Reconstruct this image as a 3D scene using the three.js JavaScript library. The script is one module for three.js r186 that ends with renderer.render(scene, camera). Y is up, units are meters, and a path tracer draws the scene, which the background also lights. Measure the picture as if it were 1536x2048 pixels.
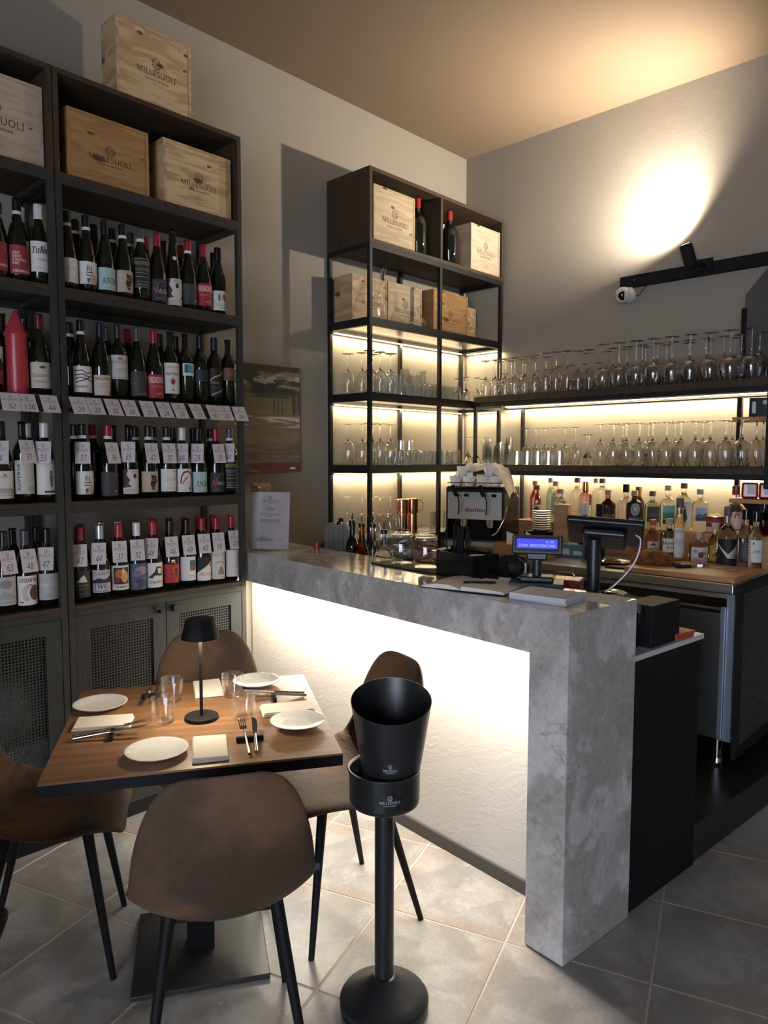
import * as THREE from 'three';
import { RoundedBoxGeometry } from 'three/addons/geometries/RoundedBoxGeometry.js';
import { mergeGeometries, toCreasedNormals } from 'three/addons/utils/BufferGeometryUtils.js';
import { RectAreaLightUniformsLib } from 'three/addons/lights/RectAreaLightUniformsLib.js';
RectAreaLightUniformsLib.init();

// ---------------------------------------------------------------- camera, sky, exposure
const scene = new THREE.Scene();
const camera = new THREE.PerspectiveCamera(2 * Math.atan(1024 / 1454.4) * 180 / Math.PI, 0.75, 0.05, 60);
camera.position.set(3.2628, 1.566, 4.2459);
camera.rotation.set(-0.0756, 0.764, 0.0016, 'YXZ');
scene.background = new THREE.Color().setRGB(6.3, 7.1, 8.7);          // overcast daylight, seen only through the shop window behind the camera
const renderer = new THREE.WebGLRenderer({ antialias: true });
renderer.toneMapping = THREE.LinearToneMapping;
renderer.toneMappingExposure = 1.4;
renderer.shadowMap.enabled = true;

const WARM = new THREE.Color().setRGB(1, 0.81, 0.49), SOFT = new THREE.Color().setRGB(1, 0.9, 0.74), BARC = new THREE.Color().setRGB(1, 0.9, 0.76), LAMPC = new THREE.Color().setRGB(1, 0.84, 0.6);
const LED_SHELF = 140, LED_BAR = 350, SPOT_CD = 14.5, LAMP_L = 84;

// ---------------------------------------------------------------- helpers
let seed = 7;
const rnd = () => { seed = (seed + 0x6D2B79F5) | 0; let t = Math.imul(seed ^ (seed >>> 15), 1 | seed); t = (t + Math.imul(t ^ (t >>> 7), 61 | t)) ^ t; return ((t ^ (t >>> 14)) >>> 0) / 4294967296; };
const rr = (a, b) => a + (b - a) * rnd();
const taken = {};
const numbered = (n) => { const k = taken[n] = (taken[n] ?? -1) + 1; return k ? n + '_' + String(k).padStart(3, '0') : n; };
function tag(o, label, category, group, kind) { if (label) o.userData.label = label; if (category) o.userData.category = category; if (group) o.userData.group = group; if (kind) o.userData.kind = kind; return o; }
function thing(name, label, category, p = [0, 0, 0], turn = 0, group) {
  const o = new THREE.Group(); o.name = numbered(name); o.position.set(...p); o.rotation.y = turn; scene.add(o); return tag(o, label, category, group);
}
function plain(g) {
  if (g.index) g = g.toNonIndexed();
  for (const k of Object.keys(g.attributes)) if (!['position', 'normal', 'uv'].includes(k)) g.deleteAttribute(k);
  if (!g.attributes.uv) g.setAttribute('uv', new THREE.Float32BufferAttribute(new Float32Array(g.attributes.position.count * 2), 2));
  return g;
}
const merge = (a) => (Array.isArray(a) ? (a.length > 1 ? mergeGeometries(a.map(plain)) : a[0]) : a);
function part(name, geo, mat, parent, label) {
  const m = new THREE.Mesh(merge(geo), mat); m.name = name; m.castShadow = m.receiveShadow = true; if (label) m.userData.label = label; parent.add(m); return m;
}
function solo(name, geo, mat, label, category, group, p = [0, 0, 0], turn = 0) {
  const m = part(numbered(name), geo, mat, scene); m.position.set(...p); m.rotation.y = turn; return tag(m, label, category, group);
}
function struct(name, geo, mat) { const m = part(name, geo, mat, scene); m.userData.kind = 'structure'; return m; }
function dup(o, label, p, turn, group) {
  const c = o.clone(); c.name = numbered(o.name.replace(/_\d{3}$/, '')); c.userData = { ...o.userData }; if (label) c.userData.label = label; if (group) c.userData.group = group;
  if (p) c.position.set(...p); if (turn !== undefined) c.rotation.y = turn; scene.add(c); return c;
}
function uvBox(g, s = 1, ox = 0, oy = 0) {                            // uv in metres by the dominant axis
  g = plain(g); const P = g.attributes.position, N = g.attributes.normal, uv = new Float32Array(P.count * 2);
  for (let i = 0; i < P.count; i++) {
    const x = P.getX(i), y = P.getY(i), z = P.getZ(i), a = Math.abs(N.getX(i)), b = Math.abs(N.getY(i)), c = Math.abs(N.getZ(i));
    const [u, v] = a >= b && a >= c ? [-z, y] : b >= c ? [x, z] : [x, y];
    uv[2 * i] = u * s + ox; uv[2 * i + 1] = v * s + oy;
  }
  g.setAttribute('uv', new THREE.BufferAttribute(uv, 2)); return g;
}
function bx(x0, x1, y0, y1, z0, z1, r = 0, s = 1) {
  const w = x1 - x0, h = y1 - y0, d = z1 - z0;
  const g = r ? new RoundedBoxGeometry(w, h, d, 2, Math.min(r, w / 2.01, h / 2.01, d / 2.01)) : new THREE.BoxGeometry(w, h, d);
  g.translate((x0 + x1) / 2, (y0 + y1) / 2, (z0 + z1) / 2); return uvBox(g, s);
}
const cb = (w, h, d, x = 0, y = 0, z = 0, r = 0) => bx(x - w / 2, x + w / 2, y - h / 2, y + h / 2, z - d / 2, z + d / 2, r);   // by its centre
const cyl = (r0, r1, h, x = 0, y = 0, z = 0, n = 20) => plain(new THREE.CylinderGeometry(r1, r0, h, n).translate(x, y + h / 2, z));
const lathe = (pts, n = 28) => plain(new THREE.LatheGeometry(pts.map(([r, y]) => new THREE.Vector2(Math.max(r, 0.00001), y)), n));
const V = (x, y, z) => new THREE.Vector3(x, y, z);
const tube = (pts, r, n = 24, m = 6) => plain(new THREE.TubeGeometry(new THREE.CatmullRomCurve3(pts.map((p) => V(...p))), n, r, m));
function rod(a, b, r0, r1, n = 14) {                                   // a tapered bar between two points
  const A = V(...a), B = V(...b), g = new THREE.CylinderGeometry(r1, r0, A.distanceTo(B), n);
  g.applyQuaternion(new THREE.Quaternion().setFromUnitVectors(V(0, 1, 0), B.clone().sub(A).normalize())); g.translate((A.x + B.x) / 2, (A.y + B.y) / 2, (A.z + B.z) / 2); return plain(g);
}
const place = (g, p = [0, 0, 0], e = [0, 0, 0], s = 1) => plain(g.clone()).applyMatrix4(new THREE.Matrix4().compose(V(...p), new THREE.Quaternion().setFromEuler(new THREE.Euler(...e)), V(s, s, s)));
const rgb = (r, g, b) => new THREE.Color().setRGB(r, g, b);
const std = (c, roughness = 0.6, o = {}) => new THREE.MeshPhysicalMaterial({ color: Array.isArray(c) ? rgb(...c) : c, roughness, ...o });
// tileable value noise
const lat = new Float32Array(65536); { let s = 99; for (let i = 0; i < 65536; i++) { s = (Math.imul(s, 1664525) + 1013904223) | 0; lat[i] = (s >>> 8) / 16777216; } }
function vn(x, y, px, py = px, k = 0) {
  const xi = Math.floor(x), yi = Math.floor(y), fx = x - xi, fy = y - yi, u = fx * fx * (3 - 2 * fx), v = fy * fy * (3 - 2 * fy);
  const x0 = ((xi % px) + px) % px, x1 = (x0 + 1) % px, y0 = ((yi % py) + py) % py, y1 = (y0 + 1) % py, h = (a, b) => lat[(a * 197 + b * 7919 + k * 3571) & 65535];
  return (h(x0, y0) * (1 - u) + h(x1, y0) * u) * (1 - v) + (h(x0, y1) * (1 - u) + h(x1, y1) * u) * v;
}
function fbm(u, v, fx, fy = fx, oct = 5, k = 0, gain = 0.5) { let s = 0, a = 1, t = 0; for (let i = 0; i < oct; i++) { s += a * vn(u * fx, v * fy, fx, fy, k + i); t += a; a *= gain; fx *= 2; fy *= 2; } return s / t; }
const clamp = (x, a = 0, b = 1) => Math.min(b, Math.max(a, x)), mix = (a, b, t) => a + (b - a) * t, sm = (a, b, x) => { const t = clamp((x - a) / (b - a)); return t * t * (3 - 2 * t); };
const mix3 = (a, b, t) => [mix(a[0], b[0], t), mix(a[1], b[1], t), mix(a[2], b[2], t)];
function tex(w, h, fn, srgb = true, canvasDraw) {
  if (canvasDraw) {
    const c = document.createElement('canvas'); c.width = w; c.height = h; const x = c.getContext('2d');
    if (fn) { const im = x.createImageData(w, h); for (let j = 0; j < h; j++) for (let i = 0; i < w; i++) { const q = fn((i + 0.5) / w, (j + 0.5) / h), o = 4 * (j * w + i); im.data[o] = 255 * clamp(q[0]); im.data[o + 1] = 255 * clamp(q[1]); im.data[o + 2] = 255 * clamp(q[2]); im.data[o + 3] = 255; } x.putImageData(im, 0, 0); }
    canvasDraw(x, w, h); const t = new THREE.CanvasTexture(c); t.colorSpace = THREE.SRGBColorSpace; t.wrapS = t.wrapT = THREE.RepeatWrapping; return t;
  }
  const d = new Uint8Array(w * h * 4);
  for (let j = 0; j < h; j++) for (let i = 0; i < w; i++) { const q = fn((i + 0.5) / w, (j + 0.5) / h), o = 4 * (j * w + i), a = typeof q === 'number' ? [q, q, q] : q; d[o] = 255 * clamp(a[0]); d[o + 1] = 255 * clamp(a[1]); d[o + 2] = 255 * clamp(a[2]); d[o + 3] = 255; }
  const t = new THREE.DataTexture(d, w, h); t.magFilter = t.minFilter = THREE.LinearFilter; t.wrapS = t.wrapT = THREE.RepeatWrapping; if (srgb) t.colorSpace = THREE.SRGBColorSpace; t.needsUpdate = true; return t;
}
const rep = (t, x, y = x) => { const c = t.clone(); c.repeat.set(x, y); c.needsUpdate = true; return c; };

// ---------------------------------------------------------------- textures and materials
const tPlaster = tex(512, 512, (u, v) => fbm(u, v, 8, 8, 6, 3) * 0.7 + 0.3 * vn(u * 128, v * 128, 128, 128, 9), false);
const tTrowel = tex(1024, 1024, (u, v) => {                             // trowel strokes running at a slant
  const w = fbm(u, v, 5, 5, 4, 11), s = fbm(u + v, v * 2 - u + w * 0.25, 6, 26, 4, 17), e = Math.abs(fbm(u * 1 + v, v, 7, 16, 3, 23) + w * 0.5 - 0.75);
  return 0.55 * s + 0.25 * (1 - sm(0, 0.03, e)) + 0.25 * fbm(u, v, 16, 16, 5, 31);
}, false);
const tStone = tex(1024, 1024, (u, v) => {
  const w = fbm(u, v, 4, 4, 5, 41), a = fbm(u + w * 0.3, v + w * 0.5, 7, 5, 6, 47), ridge = Math.abs(fbm(u + a * 0.25, v + w * 0.2, 6, 6, 5, 53) - 0.5), fos = fbm(u + w * 0.2, v - w * 0.2, 22, 18, 3, 59);
  let c = mix3([0.63, 0.61, 0.59], [0.775, 0.76, 0.745], sm(0.3, 0.72, a));
  c = mix3(c, [0.50, 0.455, 0.42], 0.65 * (1 - sm(0.0, 0.035, ridge)) * 0.55 * sm(0.42, 0.62, fos));
  c = mix3(c, [0.84, 0.825, 0.815], 0.5 * sm(0.62, 0.8, fbm(u, v, 9, 7, 4, 61)));
  const g = (fbm(u, v, 64, 64, 3, 67) - 0.5) * 0.10; return [c[0] + g, c[1] + g, c[2] + g];
});
const tTile = tex(1024, 1024, (u, v) => {                               // two by two tiles, each with its own cement glaze and worn warm rim
  const k = (u > 0.5 ? 1 : 0) + (v > 0.5 ? 2 : 0), x = (u * 2) % 1, y = (v * 2) % 1, e = Math.min(x, 1 - x, y, 1 - y), w = fbm(u, v, 8, 8, 5, 71 + k), a = fbm(u + w * 0.15, v + w * 0.1, 10, 10, 6, 83);
  let c = mix3([0.58, 0.57, 0.56], [0.685, 0.675, 0.665], sm(0.25, 0.75, a));
  c = mix3(c, mix3([0.56, 0.505, 0.46], [0.69, 0.64, 0.59], a), sm(0.16, 0.0, e + (w - 0.5) * 0.3) * 0.75);
  c = mix3(c, [0.74, 0.725, 0.70], 0.55 * sm(0.66, 0.82, fbm(u, v, 28, 28, 4, 97)) * sm(0.45, 0.6, w));
  const g = (fbm(u, v, 128, 128, 2, 101) - 0.5) * 0.06; return [c[0] + g, c[1] + g, c[2] + g];
});
const tTileB = tex(512, 512, (u, v) => fbm(u, v, 12, 12, 6, 103), false);
const grain = (u, v, fx, fy, k) => { const w = fbm(u, v, 3, 3, 4, k); return fbm(u, v + w * 0.05, fx, fy, 5, k + 5, 0.6); };
const tDark = tex(512, 512, (u, v) => { const a = grain(u, v, 70, 4, 111); return mix3([0.205, 0.165, 0.13], [0.33, 0.27, 0.215], a); });
const tWalnut = tex(1024, 1024, (u, v) => {
  const w = fbm(u, v, 2, 5, 4, 121), a = fbm(u + 0, v + w * 0.06, 3, 40, 5, 127, 0.62), r = 0.5 + 0.5 * Math.sin((v + w * 0.16) * 2 * Math.PI * 14), f = fbm(u, v, 8, 200, 2, 131);
  return mix3(mix3([0.41, 0.29, 0.19], [0.63, 0.47, 0.325], 0.25 + 0.5 * sm(0.2, 0.8, a * 0.8 + r * 0.2)), [0.35, 0.24, 0.155], 0.22 * sm(0.55, 0.8, f));
});
const tSuede = tex(512, 512, (u, v) => { const a = fbm(u, v, 3, 3, 5, 141), b = fbm(u, v, 90, 90, 2, 147); return mix3([0.30, 0.225, 0.165], [0.55, 0.405, 0.285], sm(0.3, 0.7, a) * 0.75 + b * 0.25); });
const tSuedeB = tex(256, 256, (u, v) => fbm(u, v, 5, 5, 6, 151, 0.6), false);
const pine = (base, dark, k, knots, band) => (u, v) => {                // sawn pine, grain along u
  const w = fbm(u, v, 2, 3, 4, k); let kd = 0, ring = 0;
  for (const [kx, ky, kr] of knots) { const d = Math.hypot((u - kx) * 0.55, v - ky) / kr; kd = Math.max(kd, 1 - sm(0.55, 1.05, d)); ring += Math.exp(-d * d * 0.25) * 0.12 * Math.sign(v - ky); }
  const a = fbm(u, v + w * 0.12 + ring, 2, 16, 5, k + 3, 0.6), f = fbm(u, v + w * 0.05, 4, 90, 2, k + 9);
  let c = mix3(base, dark, sm(0.38, 0.72, a) * 0.55 + f * 0.12);
  if (band && u > band) c = mix3(c, dark, 0.28);
  return mix3(c, [0.30, 0.2, 0.14], kd * 0.85);
};
const M = {
  wall: std([0.295, 0.258, 0.21], 0.85, { bumpMap: rep(tPlaster, 0.8), bumpScale: 0.0008 }),
  ceiling: std([0.20, 0.138, 0.088], 0.9, { bumpMap: rep(tPlaster, 1), bumpScale: 0.001 }),
  white: std([0.47, 0.445, 0.41], 0.75, { bumpMap: rep(tTrowel, 1.3), bumpScale: 0.0012 }),
  stone: std([1, 1, 1], 0.14, { map: rep(tStone, 1.25), clearcoat: 0.25, clearcoatRoughness: 0.08 }),
  grout: std([0.42, 0.40, 0.37], 0.85), tile: std([0.84, 0.84, 0.84], 0.33, { map: tTile, bumpMap: tTileB, bumpScale: 0.0007 }),
  wood: std([0.9, 0.9, 0.9], 0.55, { specularIntensity: 0.5, map: rep(tDark, 1.6) }), metal: std([0.014, 0.014, 0.015], 0.48, { specularIntensity: 0.5 }), gun: std([0.046, 0.047, 0.043], 0.5, { specularIntensity: 0.5, map: rep(tex(256, 256, (u, v) => 0.8 + 0.2 * fbm(u, v, 60, 3, 4, 161)), 2) }),
  black: std([0.008, 0.008, 0.009], 0.38, { specularIntensity: 0.6 }), matte: std([0.0075, 0.0075, 0.0085], 0.6, { specularIntensity: 0.4 }), gloss: std([0.008, 0.008, 0.009], 0.12),
  steel: std([0.52, 0.52, 0.51], 0.30, { metalness: 1 }), chrome: std([0.78, 0.78, 0.78], 0.06, { metalness: 1 }), copper: std([0.80, 0.40, 0.22], 0.16, { metalness: 1 }),
  table: std([1, 1, 1], 0.38, { map: rep(tWalnut, 1.3) }), suede: std([0.58, 0.585, 0.59], 0.8, { map: rep(tSuede, 2), bumpMap: rep(tSuedeB, 3), bumpScale: 0.004, sheen: 0.35, sheenRoughness: 0.5, sheenColor: rgb(0.5, 0.36, 0.24) }),
  china: std([0.80, 0.80, 0.77], 0.12), linen: std([0.74, 0.68, 0.60], 0.9, { bumpMap: rep(tPlaster, 6), bumpScale: 0.0015 }), paper: std([0.68, 0.64, 0.61], 0.8), card: std([0.70, 0.64, 0.63], 0.75),
  glass: std([1, 1, 1], 0.0, { transmission: 1, thickness: 0.002, ior: 1.5 }), thin: std([1, 1, 1], 0.0, { transmission: 1, thickness: 0, ior: 1.7 }), ribbed: std([0.97, 0.98, 0.98], 0.04, { transmission: 1, thickness: 0, ior: 2.3 }), pane: std([1, 1, 1], 0.02, { transmission: 1, thickness: 0, ior: 1.5 }),
  bottle: std([0.006, 0.008, 0.005], 0.045, { clearcoat: 0.6, clearcoatRoughness: 0.03 }), cork: std([0.34, 0.21, 0.12], 0.85), rubber: std([0.02, 0.02, 0.02], 0.8),
  board: std([1, 1, 1], 0.5, { map: rep(tex(512, 512, (u, v) => mix3([0.63, 0.45, 0.30], [0.76, 0.58, 0.41], fbm(u, v, 2, 30, 4, 171))), 2) }),
};
const pineT = [
  [[0.83, 0.715, 0.56], [0.64, 0.475, 0.325], 201, [[0.58, 0.42, 0.035], [0.95, 0.35, 0.02], [0.3, 0.08, 0.03], [0.97, 0.12, 0.025]]],
  [[0.70, 0.535, 0.335], [0.56, 0.395, 0.225], 211, [[0.36, 0.62, 0.06], [0.26, 0.26, 0.03], [0.96, 0.42, 0.018]]],
  [[0.84, 0.735, 0.575], [0.60, 0.435, 0.28], 221, [[0.5, 0.5, 0.05], [0.68, 0.2, 0.025], [0.4, 0.66, 0.02]], 0.84],
  [[0.85, 0.77, 0.67], [0.75, 0.645, 0.525], 231, [[0.9, 0.55, 0.014]]],
  [[0.85, 0.765, 0.63], [0.73, 0.605, 0.455], 241, [[0.94, 0.72, 0.022], [0.45, 0.3, 0.03], [0.95, 0.4, 0.012]]],
];
function emblem(x, cx, cy, r, col, lw) {                                // the leafy round mark above the lettering
  x.strokeStyle = col; x.lineWidth = lw; x.beginPath();
  for (let i = 0; i <= 60; i++) { const t = i / 60 * 2 * Math.PI, q = r * (1 + 0.08 * Math.cos(t * 7)); const px = cx + q * Math.cos(t) * 0.92, py = cy + q * Math.sin(t); i ? x.lineTo(px, py) : x.moveTo(px, py); }
  x.closePath(); x.stroke();
  for (const k of [-0.5, -0.12, 0.26, 0.62]) { const h = Math.sqrt(1 - k * k) * r * 0.9; x.beginPath(); x.moveTo(cx - h, cy + k * r + r * 0.12); x.bezierCurveTo(cx - h * 0.3, cy + k * r - r * 0.3, cx + h * 0.3, cy + k * r + r * 0.32, cx + h, cy + k * r - r * 0.08); x.stroke(); }
  x.beginPath(); x.moveTo(cx, cy + r); x.lineTo(cx, cy + r * 1.22); x.stroke();
}
function logo(x, cx, cy, s, col, sub = true) {
  emblem(x, cx, cy - s * 0.95, s * 0.5, col, s * 0.055);
  x.fillStyle = col; x.textAlign = 'center'; x.textBaseline = 'middle'; x.font = `${s * 0.78}px sans-serif`; x.fillText('MILLESUOLI', cx, cy, s * 4.6);
  if (sub) { x.font = `bold ${s * 0.3}px serif`; x.fillText('Enoteca siciliana', cx, cy + s * 0.62); }
}
const lidT = pineT.map((a, i) => tex(512, 448, pine(...a), true, (x, w, h) => { logo(x, [270, 262, 262, 262, 262][i], [252, 268, 262, 250, 262][i], i > 2 ? 78 : 68, 'rgba(52,32,21,0.95)'); x.fillStyle = 'rgba(70,45,30,0.9)'; x.font = '10px sans-serif'; x.textAlign = 'center'; x.fillText('www.millesuoli.it', 262, 392); }));
const lidM = lidT.map((t, i) => std(i > 2 ? [0.70, 0.70, 0.70] : [0.86, 0.86, 0.86], 0.62, { map: t })), pineM = pineT.map((a, i) => std(i > 2 ? [0.66, 0.65, 0.64] : [0.8, 0.79, 0.77], 0.65, { map: rep(tex(256, 256, pine(a[0], a[1], a[2] + 40, [[0.3, 0.4, 0.04], [0.8, 0.7, 0.03]])), 2.4) }));

// ---------------------------------------------------------------- the room
const H = 3.665, RX = 6.3, RZ = 7.4, TH = 0.0954;
const KX = 2.1913, KZ = 2.3339;
const K = (u, v) => [KX + u * Math.cos(TH) + v * Math.sin(TH), KZ + u * Math.sin(TH) - v * Math.cos(TH)];   // the bar's own axes: u along its front, v back from it
const K3 = (u, y, v) => { const [x, z] = K(u, v); return [x, y, z]; };
struct('wall_left', bx(-0.2, 0, 0, H, -0.2, RZ + 0.2), M.wall); struct('wall_back', bx(0, RX + 0.2, 0, H, -0.2, 0), M.wall); struct('wall_right', bx(RX, RX + 0.2, 0, H, 0, RZ + 0.2), M.wall);
struct('ceiling', bx(-0.2, RX + 0.2, H, H + 0.2, -0.2, RZ + 0.2), M.ceiling);
const WX0 = 3.2, WX1 = 5.9, WY1 = 2.75;                                     // the glazed shopfront behind the camera
struct('wall_front', [bx(0, WX0, 0, H, RZ, RZ + 0.2), bx(WX1, RX, 0, H, RZ, RZ + 0.2), bx(WX0, WX1, WY1, H, RZ, RZ + 0.2)], M.wall);
{
  const w = thing('window_1', null, null); w.userData.kind = 'structure'; const f = 0.06, z0 = RZ + 0.06, z1 = RZ + 0.13;
  part('frame', [bx(WX0, WX0 + f, 0, WY1, z0, z1), bx(WX1 - f, WX1, 0, WY1, z0, z1), bx(WX0, WX1, WY1 - f, WY1, z0, z1), bx(WX0, WX1, 0, f, z0, z1), bx(4.5, 4.56, f, WY1 - f, z0, z1)], M.metal, w);
  part('pane', bx(WX0 + f, 4.5, f, WY1 - f, RZ + 0.09, RZ + 0.1), M.pane, w); part('pane', bx(4.56, WX1 - f, f, WY1 - f, RZ + 0.09, RZ + 0.1), M.pane, w);
}
{ // floor: diagonal stoneware tiles on a grout bed
  const fl = new THREE.Group(); fl.name = 'floor'; fl.userData.kind = 'structure'; scene.add(fl);
  part('grout_bed', bx(-0.2, RX + 0.2, -0.15, -0.0016, -0.2, RZ + 0.2), M.grout, fl);
  const S = 0.445, G = 0.0035, an = 18.7 * Math.PI / 180, e1 = [Math.cos(an), -Math.sin(an)], e2 = [Math.sin(an), Math.cos(an)], O = [1.996, 2.354];
  const clip = (poly, ax, lim, keep) => { const out = []; poly.forEach((p, i) => { const q = poly[(i + 1) % poly.length], a = keep * (p[ax] - lim), b = keep * (q[ax] - lim); if (a >= 0) out.push(p); if (a * b < 0) { const t = a / (a - b); out.push([mix(p[0], q[0], t), mix(p[1], q[1], t)]); } }); return out; };
  const make = (poly, q) => {
    const g = new THREE.ExtrudeGeometry(new THREE.Shape(poly.map(([a, b]) => new THREE.Vector2(a, -b))), { depth: 0.006, bevelEnabled: true, bevelThickness: 0.0015, bevelSize: 0.0015, bevelOffset: -0.0015, bevelSegments: 1 });
    g.rotateX(-Math.PI / 2); g.translate(0, -0.0075, 0); const P = g.attributes.position, uv = new Float32Array(P.count * 2);
    for (let i = 0; i < P.count; i++) { uv[2 * i] = (q % 2) * 0.5 + clamp(P.getX(i) / S, 0.004, 0.996) * 0.5; uv[2 * i + 1] = (q >> 1) * 0.5 + clamp(P.getZ(i) / S, 0.004, 0.996) * 0.5; }
    g.setAttribute('uv', new THREE.BufferAttribute(uv, 2)); return g;
  };
  const full = [[G, G], [S - G, G], [S - G, S - G], [G, S - G]], shared = [0, 1, 2, 3].map((q) => make(full, q));
  for (let i = -12; i < 16; i++) for (let j = -12; j < 18; j++) {
    const ox = O[0] + S * (i * e1[0] + j * e2[0]), oz = O[1] + S * (i * e1[1] + j * e2[1]), W = full.map(([a, b]) => [ox + a * e1[0] + b * e2[0], oz + a * e1[1] + b * e2[1]]);
    let poly = W; for (const [ax, lim, k] of [[0, 0.002, 1], [0, RX - 0.002, -1], [1, 1.0, 1], [1, RZ - 0.002, -1]]) poly = poly.length ? clip(poly, ax, lim, k) : poly;
    if (poly.length < 3) continue;
    let area = 0; poly.forEach((p, k) => { const q = poly[(k + 1) % poly.length]; area += p[0] * q[1] - q[0] * p[1]; }); if (Math.abs(area) < 0.004) continue;
    const q = Math.floor(rnd() * 4), whole = poly.length === 4 && Math.abs(Math.abs(area) / 2 - (S - 2 * G) ** 2) < 1e-4;
    const loc = poly.map(([x, z]) => [(x - ox) * e1[0] + (z - oz) * e1[1], (x - ox) * e2[0] + (z - oz) * e2[1]]);
    const t = part(numbered('tile'), whole ? shared[q] : make(loc, q), M.tile, fl); t.position.set(ox, 0, oz); t.rotation.y = an;
  }
}

// ---------------------------------------------------------------- light fittings in the shelves
function ledStrip(parent, x0, x1, y, z0, z1, L, color, eye = 4) {      // a strip along x or z that shines down
  const g = bx(x0, x1, y, y + 0.006, z0, z1), m = std([0.9, 0.9, 0.85], 0.5, { emissive: color, emissiveIntensity: eye }); part('led_strip', g, m, parent, 'glowing warm LED strip');
  const l = new THREE.RectAreaLight(color, L, x1 - x0, z1 - z0); l.position.set((x0 + x1) / 2, y - 0.001, (z0 + z1) / 2); l.rotation.x = -Math.PI / 2; l.castShadow = true; parent.add(l); return l;
}
// ---------------------------------------------------------------- wine shelves on the left wall
const A = 0.36, ROW = [2.225, 1.805, 1.385, 0.966];
function screenPanel(w, h, pitch, bar, d) {                            // sheet with square holes: bars both ways
  const g = [], nx = Math.round(w / pitch), ny = Math.round(h / pitch);
  for (let i = 0; i <= nx; i++) g.push(new THREE.BoxGeometry(bar, h, d).translate(-w / 2 + w * i / nx, 0, 0));
  for (let j = 0; j <= ny; j++) g.push(new THREE.BoxGeometry(w, bar, d * 0.98).translate(0, -h / 2 + h * j / ny, 0));
  return merge(g);
}
const doorScreen = screenPanel(0.277, 0.70, 0.0126, 0.0052, 0.002);
function wineShelf(z0, z1, label) {
  const t = thing('wine_shelf', label, 'shelf unit'), p = 0.025, e = 0.001;
  z0 += e; z1 -= e;
  const box = part('top_box', [bx(0.004, A, 3.026, 3.046, z0, z1, 0.001), bx(0.004, A, 2.64, 2.66, z0, z1, 0.001), bx(0.004, A, 2.66, 3.026, z0, z0 + 0.02), bx(0.004, A, 2.66, 3.026, z1 - 0.02, z1)], M.wood, t);
  part('back_panel', bx(0.004, 0.012, 2.66, 3.026, z0 + 0.02, z1 - 0.02), M.wood, box);
  for (const [x, z] of [[A - p, z0], [A - p, z1 - p], [0.004, z0], [0.004, z1 - p]]) part('post', bx(x, x + p, 0.0, 2.64, z, z + p, 0.0015), M.gun, t);
  for (const y of ROW) {
    part('shelf_board', bx(0.03, A - 0.001, y - 0.02, y, z0 + p, z1 - p, 0.001), M.wood, t);
    part('rail', [bx(A - p, A, y - 0.045, y - 0.0205, z0 + p, z1 - p), bx(0.004, 0.029, y - 0.045, y - 0.0205, z0 + p, z1 - p), bx(0.03, A - p, y - 0.045, y - 0.0205, z0 + 0.003, z0 + p), bx(0.03, A - p, y - 0.045, y - 0.0205, z1 - p, z1 - 0.003)], M.gun, t);
  }
  part('rail', [bx(A - p, A, 2.616, 2.6395, z0 + p, z1 - p), bx(0.03, A - p, 2.616, 2.6395, z0 + 0.003, z0 + p), bx(0.03, A - p, 2.616, 2.6395, z1 - p, z1 - 0.003)], M.gun, t);
  part('cabinet_body', [bx(0.004, A - 0.03, 0.06, 0.078, z0 + 0.005, z1 - 0.005), bx(0.004, 0.014, 0.078, 0.918, z0 + 0.005, z1 - 0.005), bx(0.03, A - p - 0.001, 0.078, 0.92, z0 + 0.003, z0 + 0.02), bx(0.03, A - p - 0.001, 0.078, 0.92, z1 - 0.02, z1 - 0.003)], M.black, t);
  part('plinth', bx(0.03, A - 0.012, 0.001, 0.059, z0 + p, z1 - p), M.black, t);
  const zm = (z0 + z1) / 2, w = (z1 - z0 - 2 * p) / 2 - 0.003;
  for (const s of [-1, 1]) {
    const zc = zm + s * (w / 2 + 0.0015), a = zc - w / 2, b = zc + w / 2, st = (w - 0.277) / 2;
    const d = part('door', [bx(A - 0.022, A - 0.002, 0.065, 0.919, a, a + st, 0.001), bx(A - 0.022, A - 0.002, 0.065, 0.919, b - st, b, 0.001), bx(A - 0.022, A - 0.002, 0.86, 0.919, a + st, b - st), bx(A - 0.022, A - 0.002, 0.065, 0.16, a + st, b - st)], M.gun, t);
    part('perforated_screen', place(doorScreen, [A - 0.013, 0.51, zc], [0, Math.PI / 2, 0]), M.gun, d);
    const hz = zm + s * 0.032; part('handle', [cb(0.024, 0.026, 0.016, A + 0.011, 0.892, hz, 0.001), cb(0.006, 0.012, 0.03, A + 0.019, 0.905, hz + s * 0.014)], M.black, d);
  }
  return t;
}
wineShelf(2.1825, 3.043, 'tall dark wine shelf whose end stands against the stone bar counter');
wineShelf(3.045, 3.905, 'tall dark wine shelf cut off by the left edge of the picture');
// pale cartons that show through the door screens
solo('carton', bx(0.06, 0.26, 0.08, 0.46, 2.66, 2.95, 0.004), std([0.55, 0.52, 0.5], 0.8), 'pale carton glimpsed through the perforated door behind the table', 'box');
solo('carton', bx(0.06, 0.24, 0.08, 0.40, 3.09, 3.36, 0.004), std([0.6, 0.58, 0.57], 0.8), 'pale carton low behind the perforated door at the left edge', 'box');
solo('wrapped_bundle', place(new THREE.SphereGeometry(0.14, 20, 14), [0.17, 0.5435, 3.22]), std([0.30, 0.30, 0.31], 0.5), 'rounded grey bundle on the carton behind the left perforated door', 'bundle');
solo('carton', bx(0.06, 0.27, 0.079, 0.72, 2.26, 2.48, 0.004), std([0.62, 0.55, 0.48], 0.8), 'tall pale carton behind the perforated door nearest the bar', 'box');

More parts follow.
